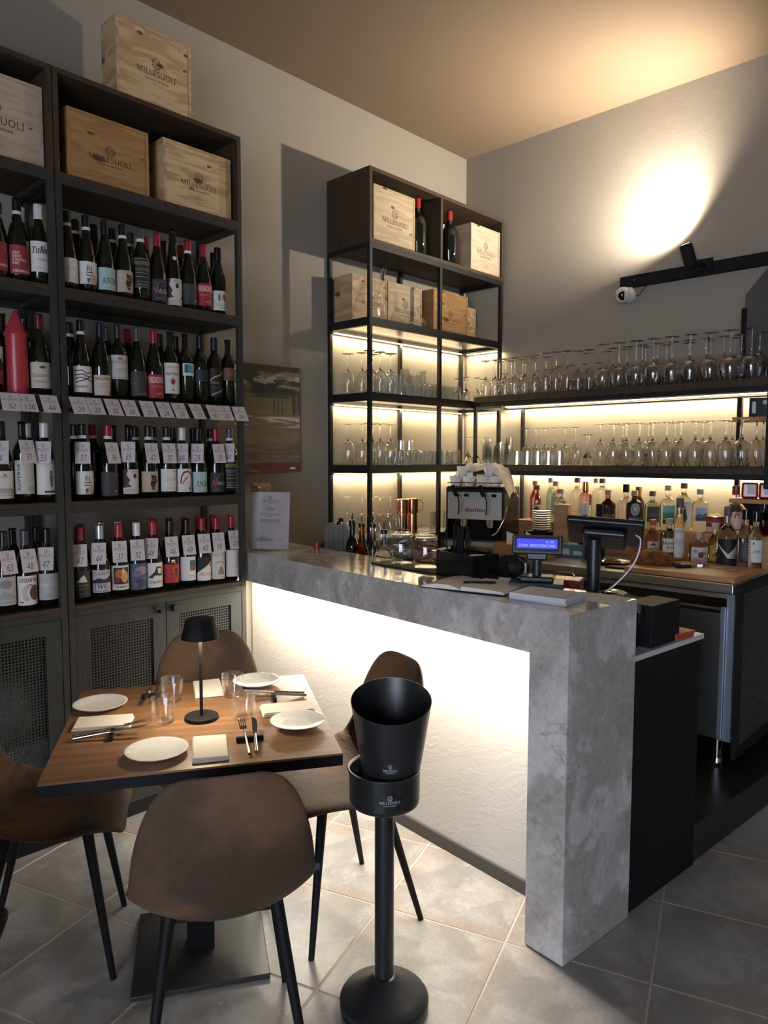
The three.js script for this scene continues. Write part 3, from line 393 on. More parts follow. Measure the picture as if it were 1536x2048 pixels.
const DES = [
  (x) => { bg(x, W2); for (let i = 0; i < 9; i++) for (let j = 0; j < 3; j++) blob(x, 60 + i * 17 + (j % 2) * 8, 100 + j * 14, 5, 5, '#b79a94'); lines(x, 150, 230, [28], '#555'); lines(x, 60, 220, [210, 224], '#aaa', 3); },
  (x) => { bg(x, W2); for (const [a, b, c] of [[110, 50, '#5d6f84'], [128, 46, '#8fa2b4'], [150, 60, '#5d6f84']]) { x.fillStyle = c; x.fillRect(a, b, 14, 60); } lines(x, 100, 180, [120, 150], INK, 10); poly(x, [[110, 250], [170, 130], [256, 190], [256, 256]], '#c9a58e'); poly(x, [[200, 256], [256, 200], [256, 256]], '#4a3a34'); poly(x, [[110, 190], [150, 190], [120, 245]], '#35507e'); },
  (x) => { bg(x, '#a9c4c2'); ink(x, 0, 'ANDO', 150, 150, 'bold 92px serif', '#2c3c3e', 'center', 190); lines(x, 60, 200, [226], '#7d9a98'); },
  (x) => { bg(x, '#b9a892'); poly(x, [[130, 40], [200, 60], [210, 120], [180, 170], [170, 235], [140, 215], [120, 150], [135, 100]], '#2a2523'); lines(x, 120, 180, [90, 110, 190], '#b9a892', 5); lines(x, 40, 150, [24], '#6b5f52'); },
  (x) => { bg(x, '#17181a'); x.strokeStyle = '#8a8a86'; x.lineWidth = 5; x.strokeRect(12, 8, 232, 240); ink(x, 0, 'DON ANTONIO', 128, 46, 'bold 40px serif', '#b8a557', 'center', 200); lines(x, 40, 216, [90, 104, 128, 160, 200], '#9a9a96', 4); ink(x, 0, 'NERO D’AVOLA', 128, 226, '20px serif', '#bbb', 'center', 180); },
  (x) => { bg(x, '#2b2d33'); x.strokeStyle = '#7d7f86'; x.lineWidth = 6; x.beginPath(); x.arc(165, 95, 70, 0, 7); x.stroke(); ink(x, 0, 'N', 60, 130, 'bold italic 90px serif', '#c24a3c'); ink(x, 0, 'Aria', 165, 135, 'italic 64px serif', '#d9d4d0'); lines(x, 70, 220, [210, 226], '#8a8c92'); },
  (x) => { bg(x, W1); poly(x, [[0, 0], [70, 0], [50, 60], [90, 110], [70, 150], [110, 180], [0, 190]], '#4c1c26'); poly(x, [[256, 150], [190, 190], [256, 190]], '#4c1c26'); blob(x, 150, 70, 22, 24, INK); ink(x, 0, 'SCURO', 160, 28, 'italic 34px serif', '#333'); lines(x, 20, 236, [205, 220, 236], '#999'); },
  (x) => { bg(x, '#3a393a'); lines(x, 150, 230, [30], '#aaa', 4); blob(x, 175, 205, 10, 10, '#d8d8d4'); lines(x, 120, 220, [228], '#8a8a88'); },
  (x) => { bg(x, '#9e2530'); ink(x, 0, 'FINIMONDO', 130, 62, 'bold 92px sans-serif', '#e6c9bd', 'center', 215); lines(x, 40, 216, [122, 136], '#d88', 3); lines(x, 120, 220, [200, 214], '#e0a8a0', 4); },
  (x) => { bg(x, W0); x.fillStyle = '#4a5a70'; x.fillRect(100, 50, 26, 80); blob(x, 185, 85, 34, 44, '#b5653f'); blob(x, 200, 110, 20, 34, '#7d8a4a'); lines(x, 60, 200, [170, 188], '#888', 5); lines(x, 120, 210, [218], INK, 6); },
  (x) => { bg(x, '#98333a'); ['2021', 'NERO', 'D’AVOLA', 'DOC'].forEach((t, i) => ink(x, 0, t, 36, 70 + i * 30, 'bold 34px sans-serif', '#e8cfc6', 'left')); ink(x, 0, 'CUSUMANO', 128, 226, 'bold 32px sans-serif', '#f0ddd4'); x.strokeStyle = '#c98'; x.lineWidth = 4; x.beginPath(); x.arc(205, 40, 22, 0, 7); x.stroke(); },
  (x) => { bg(x, W2); blob(x, 140, 66, 30, 30, '#b39a94'); ink(x, 0, 'Tulone', 128, 76, 'bold italic 74px serif', INK, 'center', 220); ink(x, 0, 'rosso', 128, 150, 'italic 34px serif', INK); lines(x, 70, 190, [216, 230], '#aaa'); },
  (x) => { bg(x, '#9a2f38'); x.strokeStyle = '#d9a59a'; x.lineWidth = 4; x.beginPath(); x.arc(210, 40, 20, 0, 7); x.stroke(); ink(x, 0, 'BARRIC', 190, 205, 'bold 30px sans-serif', '#e8cfc6', 'center', 110); },
  (x) => { bg(x, W2); for (const p of [[[20, 50], [110, 44], [150, 70], [240, 60]], [[30, 90], [120, 80], [200, 110]], [[20, 130], [90, 110], [240, 150]], [[40, 160], [150, 130], [220, 90]]]) stroke(x, p, INK, 9); stroke(x, [[130, 96], [210, 150]], '#8e2a30', 8); ink(x, 0, 'DONATO', 110, 200, 'bold 30px sans-serif', INK); lines(x, 170, 240, [232], '#555', 5); },
  (x) => { bg(x, '#cbb9ae'); ink(x, 0, 'MAJARA', 110, 46, 'bold 56px sans-serif', '#5b5450', 'center', 180); lines(x, 60, 160, [100, 130, 150], '#8a7d76', 6); poly(x, [[200, 256], [210, 120], [256, 100], [256, 256]], '#46605a'); blob(x, 205, 225, 26, 18, '#b8432f'); },
  (x) => { bg(x, '#bfb9b4'); blob(x, 128, 40, 26, 14, '#77716c'); ink(x, 0, 'BAGLIORE', 128, 74, '44px serif', '#4a4642', 'center', 210); ink(x, 0, 'NERELLO', 150, 150, '26px serif', '#6a645f'); lines(x, 90, 200, [176, 190], '#8b8580'); lines(x, 0, 256, [236], '#8b8580', 5); },
  (x) => { bg(x, '#3c3734'); ink(x, 0, 'TAURASI', 40, 128, '30px sans-serif', '#6b6460', 'center'); lines(x, 90, 220, [226], '#6b6258', 14); },
  (x) => { bg(x, W0); ink(x, 0, 'Don Pietro', 128, 92, 'bold 36px serif', '#333', 'center', 220); lines(x, 60, 200, [34], '#888', 6); stroke(x, [[128, 175], [128, 225]], '#555', 5); blob(x, 128, 226, 26, 5, '#666'); x.strokeStyle = '#555'; x.lineWidth = 4; x.beginPath(); x.arc(128, 150, 30, 0, 7); x.stroke(); blob(x, 128, 155, 26, 22, '#8c2630'); },
  (x) => { bg(x, W2); const g = x.createLinearGradient(30, 0, 226, 0); g.addColorStop(0, '#2a7f88'); g.addColorStop(1, '#7cc4c4'); x.fillStyle = g; x.fillRect(34, 24, 188, 170); x.fillStyle = '#205f68'; x.fillRect(34, 24, 60, 170); lines(x, 80, 180, [222], '#888', 5); },
  (x) => { bg(x, '#1e2438'); lines(x, 60, 200, [60], '#4d5a80', 6); lines(x, 60, 200, [226], '#6b7494', 6); },
  (x) => { bg(x, '#15161a'); stroke(x, [[246, 14], [200, 50], [90, 80], [30, 110]], '#c2a86a', 12); ink(x, 0, 'MAHARIS', 100, 128, '28px serif', '#a9a39a', 'center', 130); stroke(x, [[240, 170], [170, 205], [50, 240]], '#c2a86a', 12); lines(x, 60, 160, [170], '#777'); },
  (x) => { bg(x, '#6a4634'); lines(x, 120, 230, [30], '#a98'); x.fillStyle = '#7d5640'; x.fillRect(90, 70, 100, 90); },
  (x) => { bg(x, '#cdc4b4'); blob(x, 140, 50, 30, 14, '#555'); blob(x, 140, 50, 10, 10, '#222'); ink(x, 0, 'Passivento', 135, 130, 'italic 50px serif', '#7c2e2e', 'center', 210); lines(x, 70, 200, [180, 194], '#777', 5); lines(x, 20, 236, [232], '#b9ad98', 4); },
  (x) => { bg(x, W2); poly(x, [[0, 130], [120, 170], [256, 110], [256, 256], [0, 256]], '#8e2a2c'); poly(x, [[60, 150], [150, 60], [256, 120], [256, 150], [140, 170]], '#1d1a1c'); blob(x, 170, 60, 8, 8, '#9b3a34'); blob(x, 205, 84, 8, 8, '#9b3a34'); },
  (x) => { bg(x, W0); ink(x, 0, 'VIGNETO', 120, 60, '26px serif', '#666'); poly(x, [[30, 200], [90, 160], [230, 165], [256, 200]], '#a29b96'); lines(x, 30, 240, [205, 222], '#777', 5); blob(x, 140, 40, 20, 12, '#888'); },
  (x) => { bg(x, '#c9c3bc'); x.save(); x.translate(50, 130); x.rotate(-Math.PI / 2); ink(x, 0, 'RUVERSA', 0, 0, 'bold 48px sans-serif', '#4a4846', 'center', 200); x.restore(); for (let i = 0; i < 9; i++) lines(x, 110, 226, [40 + i * 14], '#96908a', 4); blob(x, 170, 210, 46, 22, '#b1aaa3'); },
  (x) => { bg(x, W2); poly(x, [[140, 120], [165, 90], [185, 130], [175, 200], [150, 195]], '#77706c'); blob(x, 160, 95, 14, 12, '#5a5552'); lines(x, 90, 230, [228], INK, 12); },
  (x) => { bg(x, W2); stroke(x, [[70, 160], [80, 90], [110, 40], [170, 30], [215, 70], [220, 150], [200, 210]], '#22222a', 16); stroke(x, [[90, 170], [120, 120], [160, 90]], '#8e2a34', 12); blob(x, 190, 220, 16, 14, '#8e2a34'); lines(x, 40, 140, [230], '#777'); },
  (x) => { bg(x, '#1d1c1d'); poly(x, [[70, 110], [120, 60], [150, 40], [190, 110]], '#cfc8c0'); ink(x, 0, 'ETNA ROSSO', 140, 140, '26px serif', '#a7795a', 'center', 190); lines(x, 90, 190, [170, 220], '#777'); },
  (x) => { bg(x, '#bdb3be'); ink(x, 0, 'Fondo 38', 120, 42, 'italic 46px serif', '#33303a', 'center', 210); poly(x, [[0, 130], [80, 90], [150, 110], [256, 60], [256, 150], [0, 150]], '#232127'); ink(x, 0, 'TWG', 100, 186, 'bold italic 70px serif', '#2c2a33'); ink(x, 0, 'GIROLAMO', 110, 236, 'bold 30px sans-serif', '#5b4d4d'); },
  (x) => { bg(x, W0); x.fillStyle = '#3a1e16'; x.fillRect(36, 24, 190, 170); blob(x, 100, 90, 44, 50, '#b06a34'); blob(x, 170, 120, 48, 60, '#d0a06a'); blob(x, 80, 150, 40, 26, '#7c2c1c'); blob(x, 150, 60, 20, 26, '#e0c090'); ink(x, 0, 'PALMENTO', 128, 222, 'bold 28px sans-serif', INK); },
  (x) => { bg(x, '#4a5878'); blob(x, 150, 70, 80, 40, '#9a8390'); blob(x, 90, 100, 60, 30, '#7a6a80'); blob(x, 130, 190, 70, 40, '#343f5e'); blob(x, 80, 200, 30, 18, '#a04a48'); blob(x, 190, 150, 40, 16, '#5c6a8a'); },
  (x) => { bg(x, W2); poly(x, [[40, 150], [110, 100], [140, 40], [210, 46], [220, 140], [120, 130], [90, 160]], '#26242a'); poly(x, [[150, 60], [195, 60], [200, 115], [155, 110]], W2); ink(x, 0, 'Etna Rosso', 150, 196, 'bold 40px serif', '#34303a', 'center', 190); lines(x, 20, 80, [236], '#999'); },
  (x) => { bg(x, '#a92f33'); x.strokeStyle = '#d9a04c'; x.lineWidth = 6; for (let i = 0; i < 12; i++) { const a = i / 12 * 6.283; x.beginPath(); x.moveTo(165 + 30 * Math.cos(a), 80 + 30 * Math.sin(a)); x.lineTo(165 + 52 * Math.cos(a), 80 + 52 * Math.sin(a)); x.stroke(); } blob(x, 165, 80, 26, 26, '#5a1a20'); poly(x, [[150, 110], [180, 110], [172, 170], [158, 170]], '#5a1a20'); },
  (x) => { bg(x, W2); x.fillStyle = '#4d6178'; x.fillRect(130, 40, 96, 110); poly(x, [[130, 150], [170, 80], [226, 130], [226, 150]], '#8a6248'); lines(x, 120, 230, [200, 216], '#888', 5); },
  (x) => { bg(x, '#17181a'); poly(x, [[0, 170], [230, 40], [256, 60], [256, 256], [0, 256]], W2); blob(x, 200, 90, 22, 16, '#a63a2e'); ink(x, 0, 'Alcanta', 130, 180, 'italic 54px serif', '#a63a2e'); },
  (x) => { bg(x, W1); ink(x, 0, 'VIGNA VICO', 128, 34, '26px serif', '#777'); stroke(x, [[80, 110], [130, 90], [200, 110], [230, 140]], '#b06a64', 8); poly(x, [[110, 210], [150, 130], [180, 150], [215, 215]], '#8b7f80'); lines(x, 70, 220, [232], '#999', 5); },
  (x) => { bg(x, W2); poly(x, [[190, 46], [225, 46], [222, 90], [207, 100], [193, 90]], '#9c3038'); ink(x, 0, 'Pinto', 190, 120, 'italic 32px serif', '#b2414a'); lines(x, 60, 220, [150, 170, 205], '#a8a4a0', 4); },
  (x) => { bg(x, '#b8b4b0'); blob(x, 120, 70, 60, 40, '#8d8985'); poly(x, [[40, 200], [100, 120], [170, 160], [240, 200]], '#a29e9a'); lines(x, 60, 190, [226], '#777', 5); },
  (x) => { bg(x, W2); ink(x, 0, 'COSENTINO', 130, 40, 'bold 46px sans-serif', '#2a2a2e', 'center', 210); blob(x, 190, 150, 60, 66, '#5c3630'); x.strokeStyle = '#8a5048'; x.lineWidth = 3; for (let i = 0; i < 5; i++) { x.beginPath(); x.arc(160 - i * 6, 150, 60 + i * 4, 2, 5); x.stroke(); } blob(x, 235, 150, 10, 14, W2); lines(x, 30, 70, [222], INK, 8); },
  (x) => { bg(x, '#b4b2b2'); blob(x, 165, 40, 14, 22, '#c9b88a'); ink(x, 0, 'SERRAMARE', 128, 110, '36px serif', '#d8d6d4', 'center', 200); lines(x, 60, 200, [212], '#8a8a8a', 5); },
  // spirits
  (x) => { bg(x, '#dcd9d2'); ink(x, 0, 'GIN', 128, 128, 'bold 120px serif', '#b0322c'); }, (x) => { bg(x, '#8fc0ae'); lines(x, 40, 216, [60, 200], '#6b9f8d', 5); lines(x, 70, 190, [120], '#d9e6dc', 8); },
  (x) => { bg(x, '#cfcfc4'); poly(x, [[110, 60], [146, 60], [160, 110], [190, 190], [150, 230], [96, 230], [70, 180], [96, 110]], '#2b2722'); blob(x, 128, 70, 20, 24, '#3a342c'); blob(x, 128, 76, 11, 14, '#b7a996'); ink(x, 0, 'GIN', 128, 242, 'bold 30px serif', '#333'); },
  (x) => { bg(x, '#c9cdd0'); x.fillStyle = '#8fa9c0'; x.fillRect(14, 14, 228, 150); poly(x, [[14, 164], [80, 110], [150, 140], [242, 90], [242, 200], [14, 200]], '#5b5566'); x.fillStyle = '#3c3648'; x.fillRect(14, 190, 228, 50); },
  (x) => { bg(x, '#141416'); blob(x, 128, 90, 74, 82, '#b9b9b5'); blob(x, 128, 90, 58, 66, '#8f918f'); blob(x, 128, 84, 24, 32, '#c9c6bf'); ink(x, 0, 'BOUVI', 128, 220, 'bold 62px serif', '#b9b9b5', 'center', 200); },
  (x) => { bg(x, '#2f6f74'); x.fillStyle = '#7fb2b0'; x.fillRect(0, 0, 256, 90); x.fillStyle = '#2c8260'; x.fillRect(0, 110, 256, 70); lines(x, 20, 236, [98, 186], '#dfe7e0', 6); x.fillStyle = '#173d42'; x.fillRect(0, 196, 256, 60); },
  (x) => { bg(x, '#d3b9a4'); blob(x, 120, 60, 44, 46, '#b0412c'); blob(x, 124, 74, 22, 28, '#dcbfa8'); blob(x, 120, 170, 50, 70, '#dcbfa8'); stroke(x, [[70, 130], [40, 190], [80, 230]], '#c09a82', 8); },
  (x) => { bg(x, '#d8d3c8'); poly(x, [[60, 90], [128, 30], [196, 90]], '#4a4a4e'); ink(x, 0, 'AMICA', 128, 170, 'bold 64px sans-serif', '#444', 'center', 210); lines(x, 60, 200, [220], '#a44'); },
  (x) => { bg(x, '#e2e0d6'); x.strokeStyle = '#444'; x.lineWidth = 5; x.strokeRect(10, 10, 236, 236); ink(x, 0, 'Mater', 118, 90, 'bold italic 84px serif', '#26302c'); ink(x, 0, 'Rare', 150, 160, 'bold italic 66px serif', '#26302c'); lines(x, 80, 180, [216], '#777', 5); },
  (x) => { bg(x, '#d5d3d0'); ink(x, 0, 'BIANCHI', 128, 30, 'bold 40px serif', '#666', 'center', 220); ink(x, 0, 'GRAPPA', 128, 120, '56px serif', '#777', 'center', 220); lines(x, 80, 180, [150], '#999', 3); x.strokeStyle = '#888'; x.lineWidth = 4; x.beginPath(); x.arc(190, 225, 18, 0, 7); x.stroke(); },
  (x) => { bg(x, '#d6cfc6'); blob(x, 70, 60, 36, 30, '#8c9aa6'); blob(x, 140, 110, 40, 44, '#6a4038'); blob(x, 190, 90, 24, 30, '#b5806a'); stroke(x, [[40, 170], [120, 150], [220, 170]], '#7a4a42', 10); blob(x, 110, 190, 60, 18, '#b98c86'); ink(x, 0, 'DESPERADA', 128, 226, 'bold 34px serif', '#5a3a38', 'center', 220); },
  (x) => { bg(x, '#b7932f'); poly(x, [[60, 150], [200, 60], [210, 110], [80, 190]], '#4a4a3a'); lines(x, 30, 230, [30, 226], '#7c6420', 8); }, (x) => { bg(x, '#1a1a1c'); for (let j = 0; j < 11; j++) for (let i = 0; i < 6; i++) blob(x, 30 + i * 40 + (j % 2) * 18, 60 + j * 17, 9, 5, '#a9a9a4'); blob(x, 60, 30, 22, 22, '#c5c5c0'); },
  (x) => { bg(x, '#d3d2cc'); blob(x, 60, 40, 16, 16, '#444'); lines(x, 50, 210, [120, 140], '#777', 8); lines(x, 80, 190, [200], '#aaa', 4); }, (x) => { bg(x, '#2c1b12'); ink(x, 0, 'SOLO', 128, 140, 'bold 84px sans-serif', '#b9a27c', 'center', 210); lines(x, 40, 216, [200], '#8b744f', 6); },
  (x) => { bg(x, '#8c2430'); ink(x, 0, 'Italian Aroma', 128, 90, 'italic 40px serif', '#d8b8b0', 'center', 220); x.fillStyle = '#c2bcb4'; x.fillRect(0, 170, 256, 86); }, (x) => { bg(x, '#0f0f10'); for (let i = 0; i < 6; i++) stroke(x, [[30 + i * 8, 60 + i * 10], [120, 150 + i * 6], [230, 50 + i * 26]], '#cfcfca', 8); },
  (x) => { bg(x, '#d8d6c2'); poly(x, [[128, 40], [190, 80], [190, 150], [128, 190], [66, 150], [66, 80]], '#2f2c28'); lines(x, 70, 186, [220], '#777', 5); }, (x) => { bg(x, '#2a3032'); ink(x, 0, 'CEBO', 128, 140, '70px serif', '#6f7a7a'); lines(x, 40, 216, [70], '#56605f', 5); },
];
const atlas = tex(2048, 2048, null, true, (x) => { DES.forEach((f, i) => { x.save(); x.translate((i % ATL) * CELL, Math.floor(i / ATL) * CELL); x.beginPath(); x.rect(0, 0, 256, 256); x.clip(); f(x); x.restore(); }); });
const labelM = std([0.92, 0.92, 0.92], 0.62, { map: atlas });
const cellUV = (g, i, n = ATL) => { const uv = g.attributes.uv, cx = i % n, cy = Math.floor(i / n); for (let k = 0; k < uv.count; k++) { uv.setXY(k, (cx + mix(0.01, 0.99, uv.getX(k))) / n, 1 - (cy + 1 - mix(0.01, 0.99, uv.getY(k))) / n); } return g; };
// price tags, 6 x 6
const NUMS = ['28', '32', '33', '37', '51', '136', '44', '36', '35', '47', '31', '46', '40', '49', '48', '50', '63', '4'];
const tagT = tex(1200, 1200, null, true, (x) => { x.fillStyle = '#d8cccb'; x.fillRect(0, 0, 1200, 1200); NUMS.forEach((t, i) => { const X = (i % 6) * 200 + 100, Y = Math.floor(i / 6) * 200; logo(x, X, Y + 72, 34, '#4a4446', false); lines(x, X - 28, X + 28, [Y + 90], '#777', 3); x.save(); x.translate(X, Y + 146); x.rotate(-0.06 + 0.02 * (i % 5)); ink(x, 0, t, 0, 0, `italic 76px sans-serif`, t === '37' || t === '50' ? '#6e2a30' : '#2c2a2e', 'center', 130); x.restore(); }); });
const tagM = std([0.9, 0.9, 0.9], 0.7, { map: tagT });
// ---------------------------------------------------------------- wine bottles
const SH = {
  bordeaux: { h: 0.315, r: 0.0375, p: [[0, 0.006], [0.026, 0.001], [0.034, 0.001], [0.0375, 0.006], [0.0375, 0.19], [0.0365, 0.2], [0.031, 0.217], [0.021, 0.234], [0.0162, 0.247], [0.0145, 0.26], [0.0142, 0.3], [0.0155, 0.3015], [0.0155, 0.311], [0.0135, 0.315], [0, 0.315]] },
  burgundy: { h: 0.312, r: 0.0385, p: [[0, 0.006], [0.027, 0.001], [0.035, 0.001], [0.0385, 0.006], [0.0385, 0.135], [0.0375, 0.155], [0.0335, 0.178], [0.0275, 0.205], [0.02, 0.23], [0.016, 0.25], [0.0146, 0.268], [0.0143, 0.299], [0.0155, 0.3005], [0.0155, 0.309], [0.0135, 0.312], [0, 0.312]] },
  flute: { h: 0.345, r: 0.037, p: [[0, 0.006], [0.026, 0.001], [0.034, 0.001], [0.037, 0.006], [0.037, 0.13], [0.0355, 0.16], [0.03, 0.2], [0.022, 0.245], [0.016, 0.285], [0.0142, 0.315], [0.014, 0.333], [0.0152, 0.3345], [0.0152, 0.342], [0.0135, 0.345], [0, 0.345]] },
  magnum: { h: 0.345, r: 0.058, p: [[0, 0.006], [0.04, 0.001], [0.054, 0.001], [0.058, 0.008], [0.058, 0.19], [0.055, 0.212], [0.042, 0.235], [0.026, 0.252], [0.019, 0.268], [0.0175, 0.325], [0.019, 0.327], [0.019, 0.342], [0.016, 0.345], [0, 0.345]] },
};
for (const s of Object.values(SH)) { s.g = toCreasedNormals(lathe(s.p, 28), 0.7); const n = s.r > 0.05 ? 0.0198 : 0.0161, a = s.h - 0.058, b = s.h - 0.046; s.cap = lathe([[n - 0.0004, a], [n, a + 0.001], [n - 0.0002, s.h - 0.004], [n - 0.001, s.h + 0.001], [0, s.h + 0.0012]], 20); s.band = lathe([[n + 0.0003, a], [n + 0.0005, a + 0.001], [n + 0.0004, b], [n, b + 0.0005]], 20); }
const caps = {}, capM = (c) => caps[c] ??= std(c, c === '#b9bcc2' ? 0.3 : 0.34, { metalness: c === '#b9bcc2' ? 0.7 : 0.1 });
const BLK = '#101013', RED = '#8f1f2c', WHT = '#cfcdd2', SIL = '#b9bcc2', GRY = '#4a4a52', NVY = '#141c2c', WAX = '#a3262c', DRED = '#5e1620';
const labels = {};
function labelGeo(shape, i, y0, y1, half) {
  const k = [shape, i, y0, y1, half].join(); if (labels[k]) return labels[k];
  const g = plain(new THREE.CylinderGeometry(SH[shape].r + 0.0005, SH[shape].r + 0.0005, y1 - y0, 18, 1, true, -half, 2 * half)); g.translate(0, (y0 + y1) / 2, 0); return labels[k] = cellUV(g, i);
}
function wineBottle(name, shape, cap, band, lab, label, group, p, turn) {
  const s = SH[shape], t = thing(name, label, 'bottle', p, turn, group); part('glass_body', s.g, M.bottle, t);
  if (cap) part('capsule', s.cap, capM(cap), t); if (band) part('neck_band', s.band, std([0.62, 0.62, 0.66], 0.6), t);
  if (lab) part('paper_label', labelGeo(shape, ...lab), labelM, t); return t;
}
// tags: a card ring round the neck with a hanging tab
const ringG = (() => { const s = new THREE.Shape(); s.absarc(0, 0, 0.026, 0, 7); const h = new THREE.Path(); h.absarc(0, 0, 0.0172, 0, 7, true); s.holes.push(h); const g = plain(new THREE.ExtrudeGeometry(s, { depth: 0.0006, bevelEnabled: false, curveSegments: 20 })); g.rotateX(-Math.PI / 2 + 0.22); g.translate(0, 0.248, 0); return g; })();
function tabGeo(i) { const g = plain(new THREE.BoxGeometry(0.058, 0.092, 0.0007)); cellUV(g, i, 6); g.translate(0, -0.046, 0); g.rotateX(-0.30); g.translate(0, 0.243, 0.025); return g; }
function neckTag(num, label, p, turn) { const t = thing('price_tag', label, 'price tag', p, turn, 'price tags on bottle necks'); part('ring', ringG, M.card, t); part('tab', tabGeo(NUMS.indexOf(num)), tagM, t); return t; }
const shelfName = ['top bottle shelf', 'second bottle shelf', 'third bottle shelf', 'lowest bottle shelf'];
const BD = 'bordeaux', BU = 'burgundy', FL = 'flute', FX = A - 0.072, BXR = A - 0.16, D90 = Math.PI / 2;
// [z, shape, capsule, band, design, label from, to, half angle, words, tag]
const FRONT = [
  [[2.971, BU, BLK, 1, 0, 0.03, 0.125, 1.1, 'white label with a small pink dot pattern'], [2.896, BU, BLK, 1, 1, 0.035, 0.125, 1.2, 'white label with blue bars and a tan hill'], [2.817, BU, BLK, 0, 2, 0.025, 0.115, 1.2, 'pale blue label'], [2.741, BU, BLK, 1, 3, 0.028, 0.118, 1.2, 'beige label showing a dark figure'],
   [2.654, BD, GRY, 1, 4, 0.06, 0.185, 1.2, 'black gold-lettered label'], [2.578, BU, RED, 0, 5, 0.015, 0.11, 1.2, 'slate label with a red letter and ring'], [2.509, FL, null, 0, 6, 0.01, 0.125, 1.2, 'maroon and white label, round neck sticker'], [2.43, BU, RED, 1, 7, 0.025, 0.115, 1.2, 'plain dark grey label'], [2.348, BU, RED, 0, 8, 0.03, 0.13, 1.2, 'red label'], [2.271, BU, BLK, 0, 9, 0.02, 0.11, 1.2, 'white label with blue and orange shapes'],
   [3.23, BU, BLK, 1, 12, 0.03, 0.135, 1.2, 'red label, cut off by the left picture edge'], [3.166, BU, BLK, 1, 10, 0.028, 0.135, 1.2, 'red label of white vintage lettering'], [3.088, BU, WHT, 0, 11, 0.05, 0.165, 1.2, 'white label of black brush script']],
  [[2.93, BU, BLK, 1, 13, 0.02, 0.125, 1.2, 'white label with crossing black strokes'], [2.847, BU, NVY, 0, 14, 0.012, 0.095, 1.2, 'pinkish low label with a dancing figure'], [2.772, BD, '#2a2220', 0, 15, 0.085, 0.185, 1.25, 'tall grey-white label high on the bottle'], [2.685, BU, GRY, 0, 16, 0.02, 0.125, 1.2, 'dark brown-grey label'], [2.607, BU, RED, 0, 8, 0.015, 0.118, 1.2, 'red label'], [2.524, BD, null, 0, 17, 0.04, 0.175, 1.1, 'white label showing a glass of red wine'],
   [2.446, BD, null, 0, 18, 0.125, 0.18, 0.85, 'small teal square label'], [2.378, BD, BLK, 0, 19, 0.105, 0.16, 1.2, 'dark blue label'], [2.299, BD, NVY, 0, 20, 0.04, 0.17, 1.2, 'golden swirl on black'], [2.222, BD, null, 0, 21, 0.12, 0.18, 1.2, 'brown label, beside the shelf post'],
   [3.27, BU, DRED, 0, 23, 0.03, 0.17, 1.2, 'red hill label, cut off by the left picture edge'], [3.094, BU, DRED, 0, 22, 0.025, 0.125, 1.3, 'cream label of red script']],
  [[2.935, BU, BLK, 1, 1, 0.025, 0.12, 1.2, 'white label with blue bars and a tan hill', '37'], [2.827, BU, RED, 1, 7, 0.015, 0.115, 1.2, 'plain dark grey label', '36'], [2.734, BD, null, 0, 6, 0.02, 0.125, 1.2, 'maroon and white label', '35'], [2.642, BU, BLK, 1, 3, 0.025, 0.115, 1.15, 'beige label showing a dark figure', '47'], [2.553, BU, BLK, 1, 0, 0.025, 0.125, 1.15, 'white label with a small pink dot pattern', '31'], [2.475, BU, WHT, 1, 27, 0.02, 0.125, 1.2, 'white label with a black and red swirl', '46'],
   [2.393, BU, BLK, 0, 2, 0.015, 0.11, 1.2, 'pale blue label', '28'], [2.297, BU, RED, 0, 5, 0.012, 0.105, 1.2, 'slate label with a red letter and ring', '28'], [2.219, BD, GRY, 1, 4, 0.03, 0.16, 1.2, 'black gold-lettered label', '44'],
   [3.245, BU, BLK, 0, 24, 0.02, 0.125, 1.2, 'white house label, cut off by the left picture edge', '4'], [3.174, BD, null, 0, 25, 0.035, 0.165, 1.2, 'grey-white label with sideways lettering', '31'], [3.088, BU, WHT, 0, 26, 0.03, 0.17, 1.2, 'white label with a small grey figure', '33']],
  [[2.961, BU, RED, 0, 28, 0.02, 0.13, 1.2, 'black label with a white mountain', '47'], [2.874, BU, SIL, 0, 29, 0.03, 0.125, 1.2, 'lilac hand-lettered label', '44'], [2.791, BU, WAX, 0, 30, 0.03, 0.135, 1.2, 'framed fiery picture label', '37'], [2.709, BU, WHT, 0, 31, 0.02, 0.135, 1.2, 'blue painted label', '32'], [2.631, BU, WAX, 0, 32, 0.02, 0.13, 1.25, 'white label with a black drawing', '48'], [2.547, BU, BLK, 0, 33, 0.03, 0.115, 1.25, 'bright red sun label', '46'],
   [2.462, BU, BLK, 0, 34, 0.03, 0.14, 1.2, 'white label with a small blue picture', '49'], [2.377, BU, RED, 0, 35, 0.02, 0.13, 1.2, 'slanting white label with red script', '40'], [2.305, BU, RED, 0, 36, 0.018, 0.15, 1.2, 'white label with a pink mountain drawing', '50'], [2.217, BD, RED, 0, 37, 0.02, 0.15, 1.2, 'white label with a red crest', '47'],
   [3.254, BU, BLK, 0, 38, 0.03, 0.14, 1.2, 'grey sketch label, cut off by the left picture edge', '63'], [3.176, BU, GRY, 0, 39, 0.02, 0.135, 1.2, 'white label with a brown shell drawing', '48'], [3.092, BU, BLK, 0, 40, 0.03, 0.135, 1.25, 'silvery label', '47']],
];
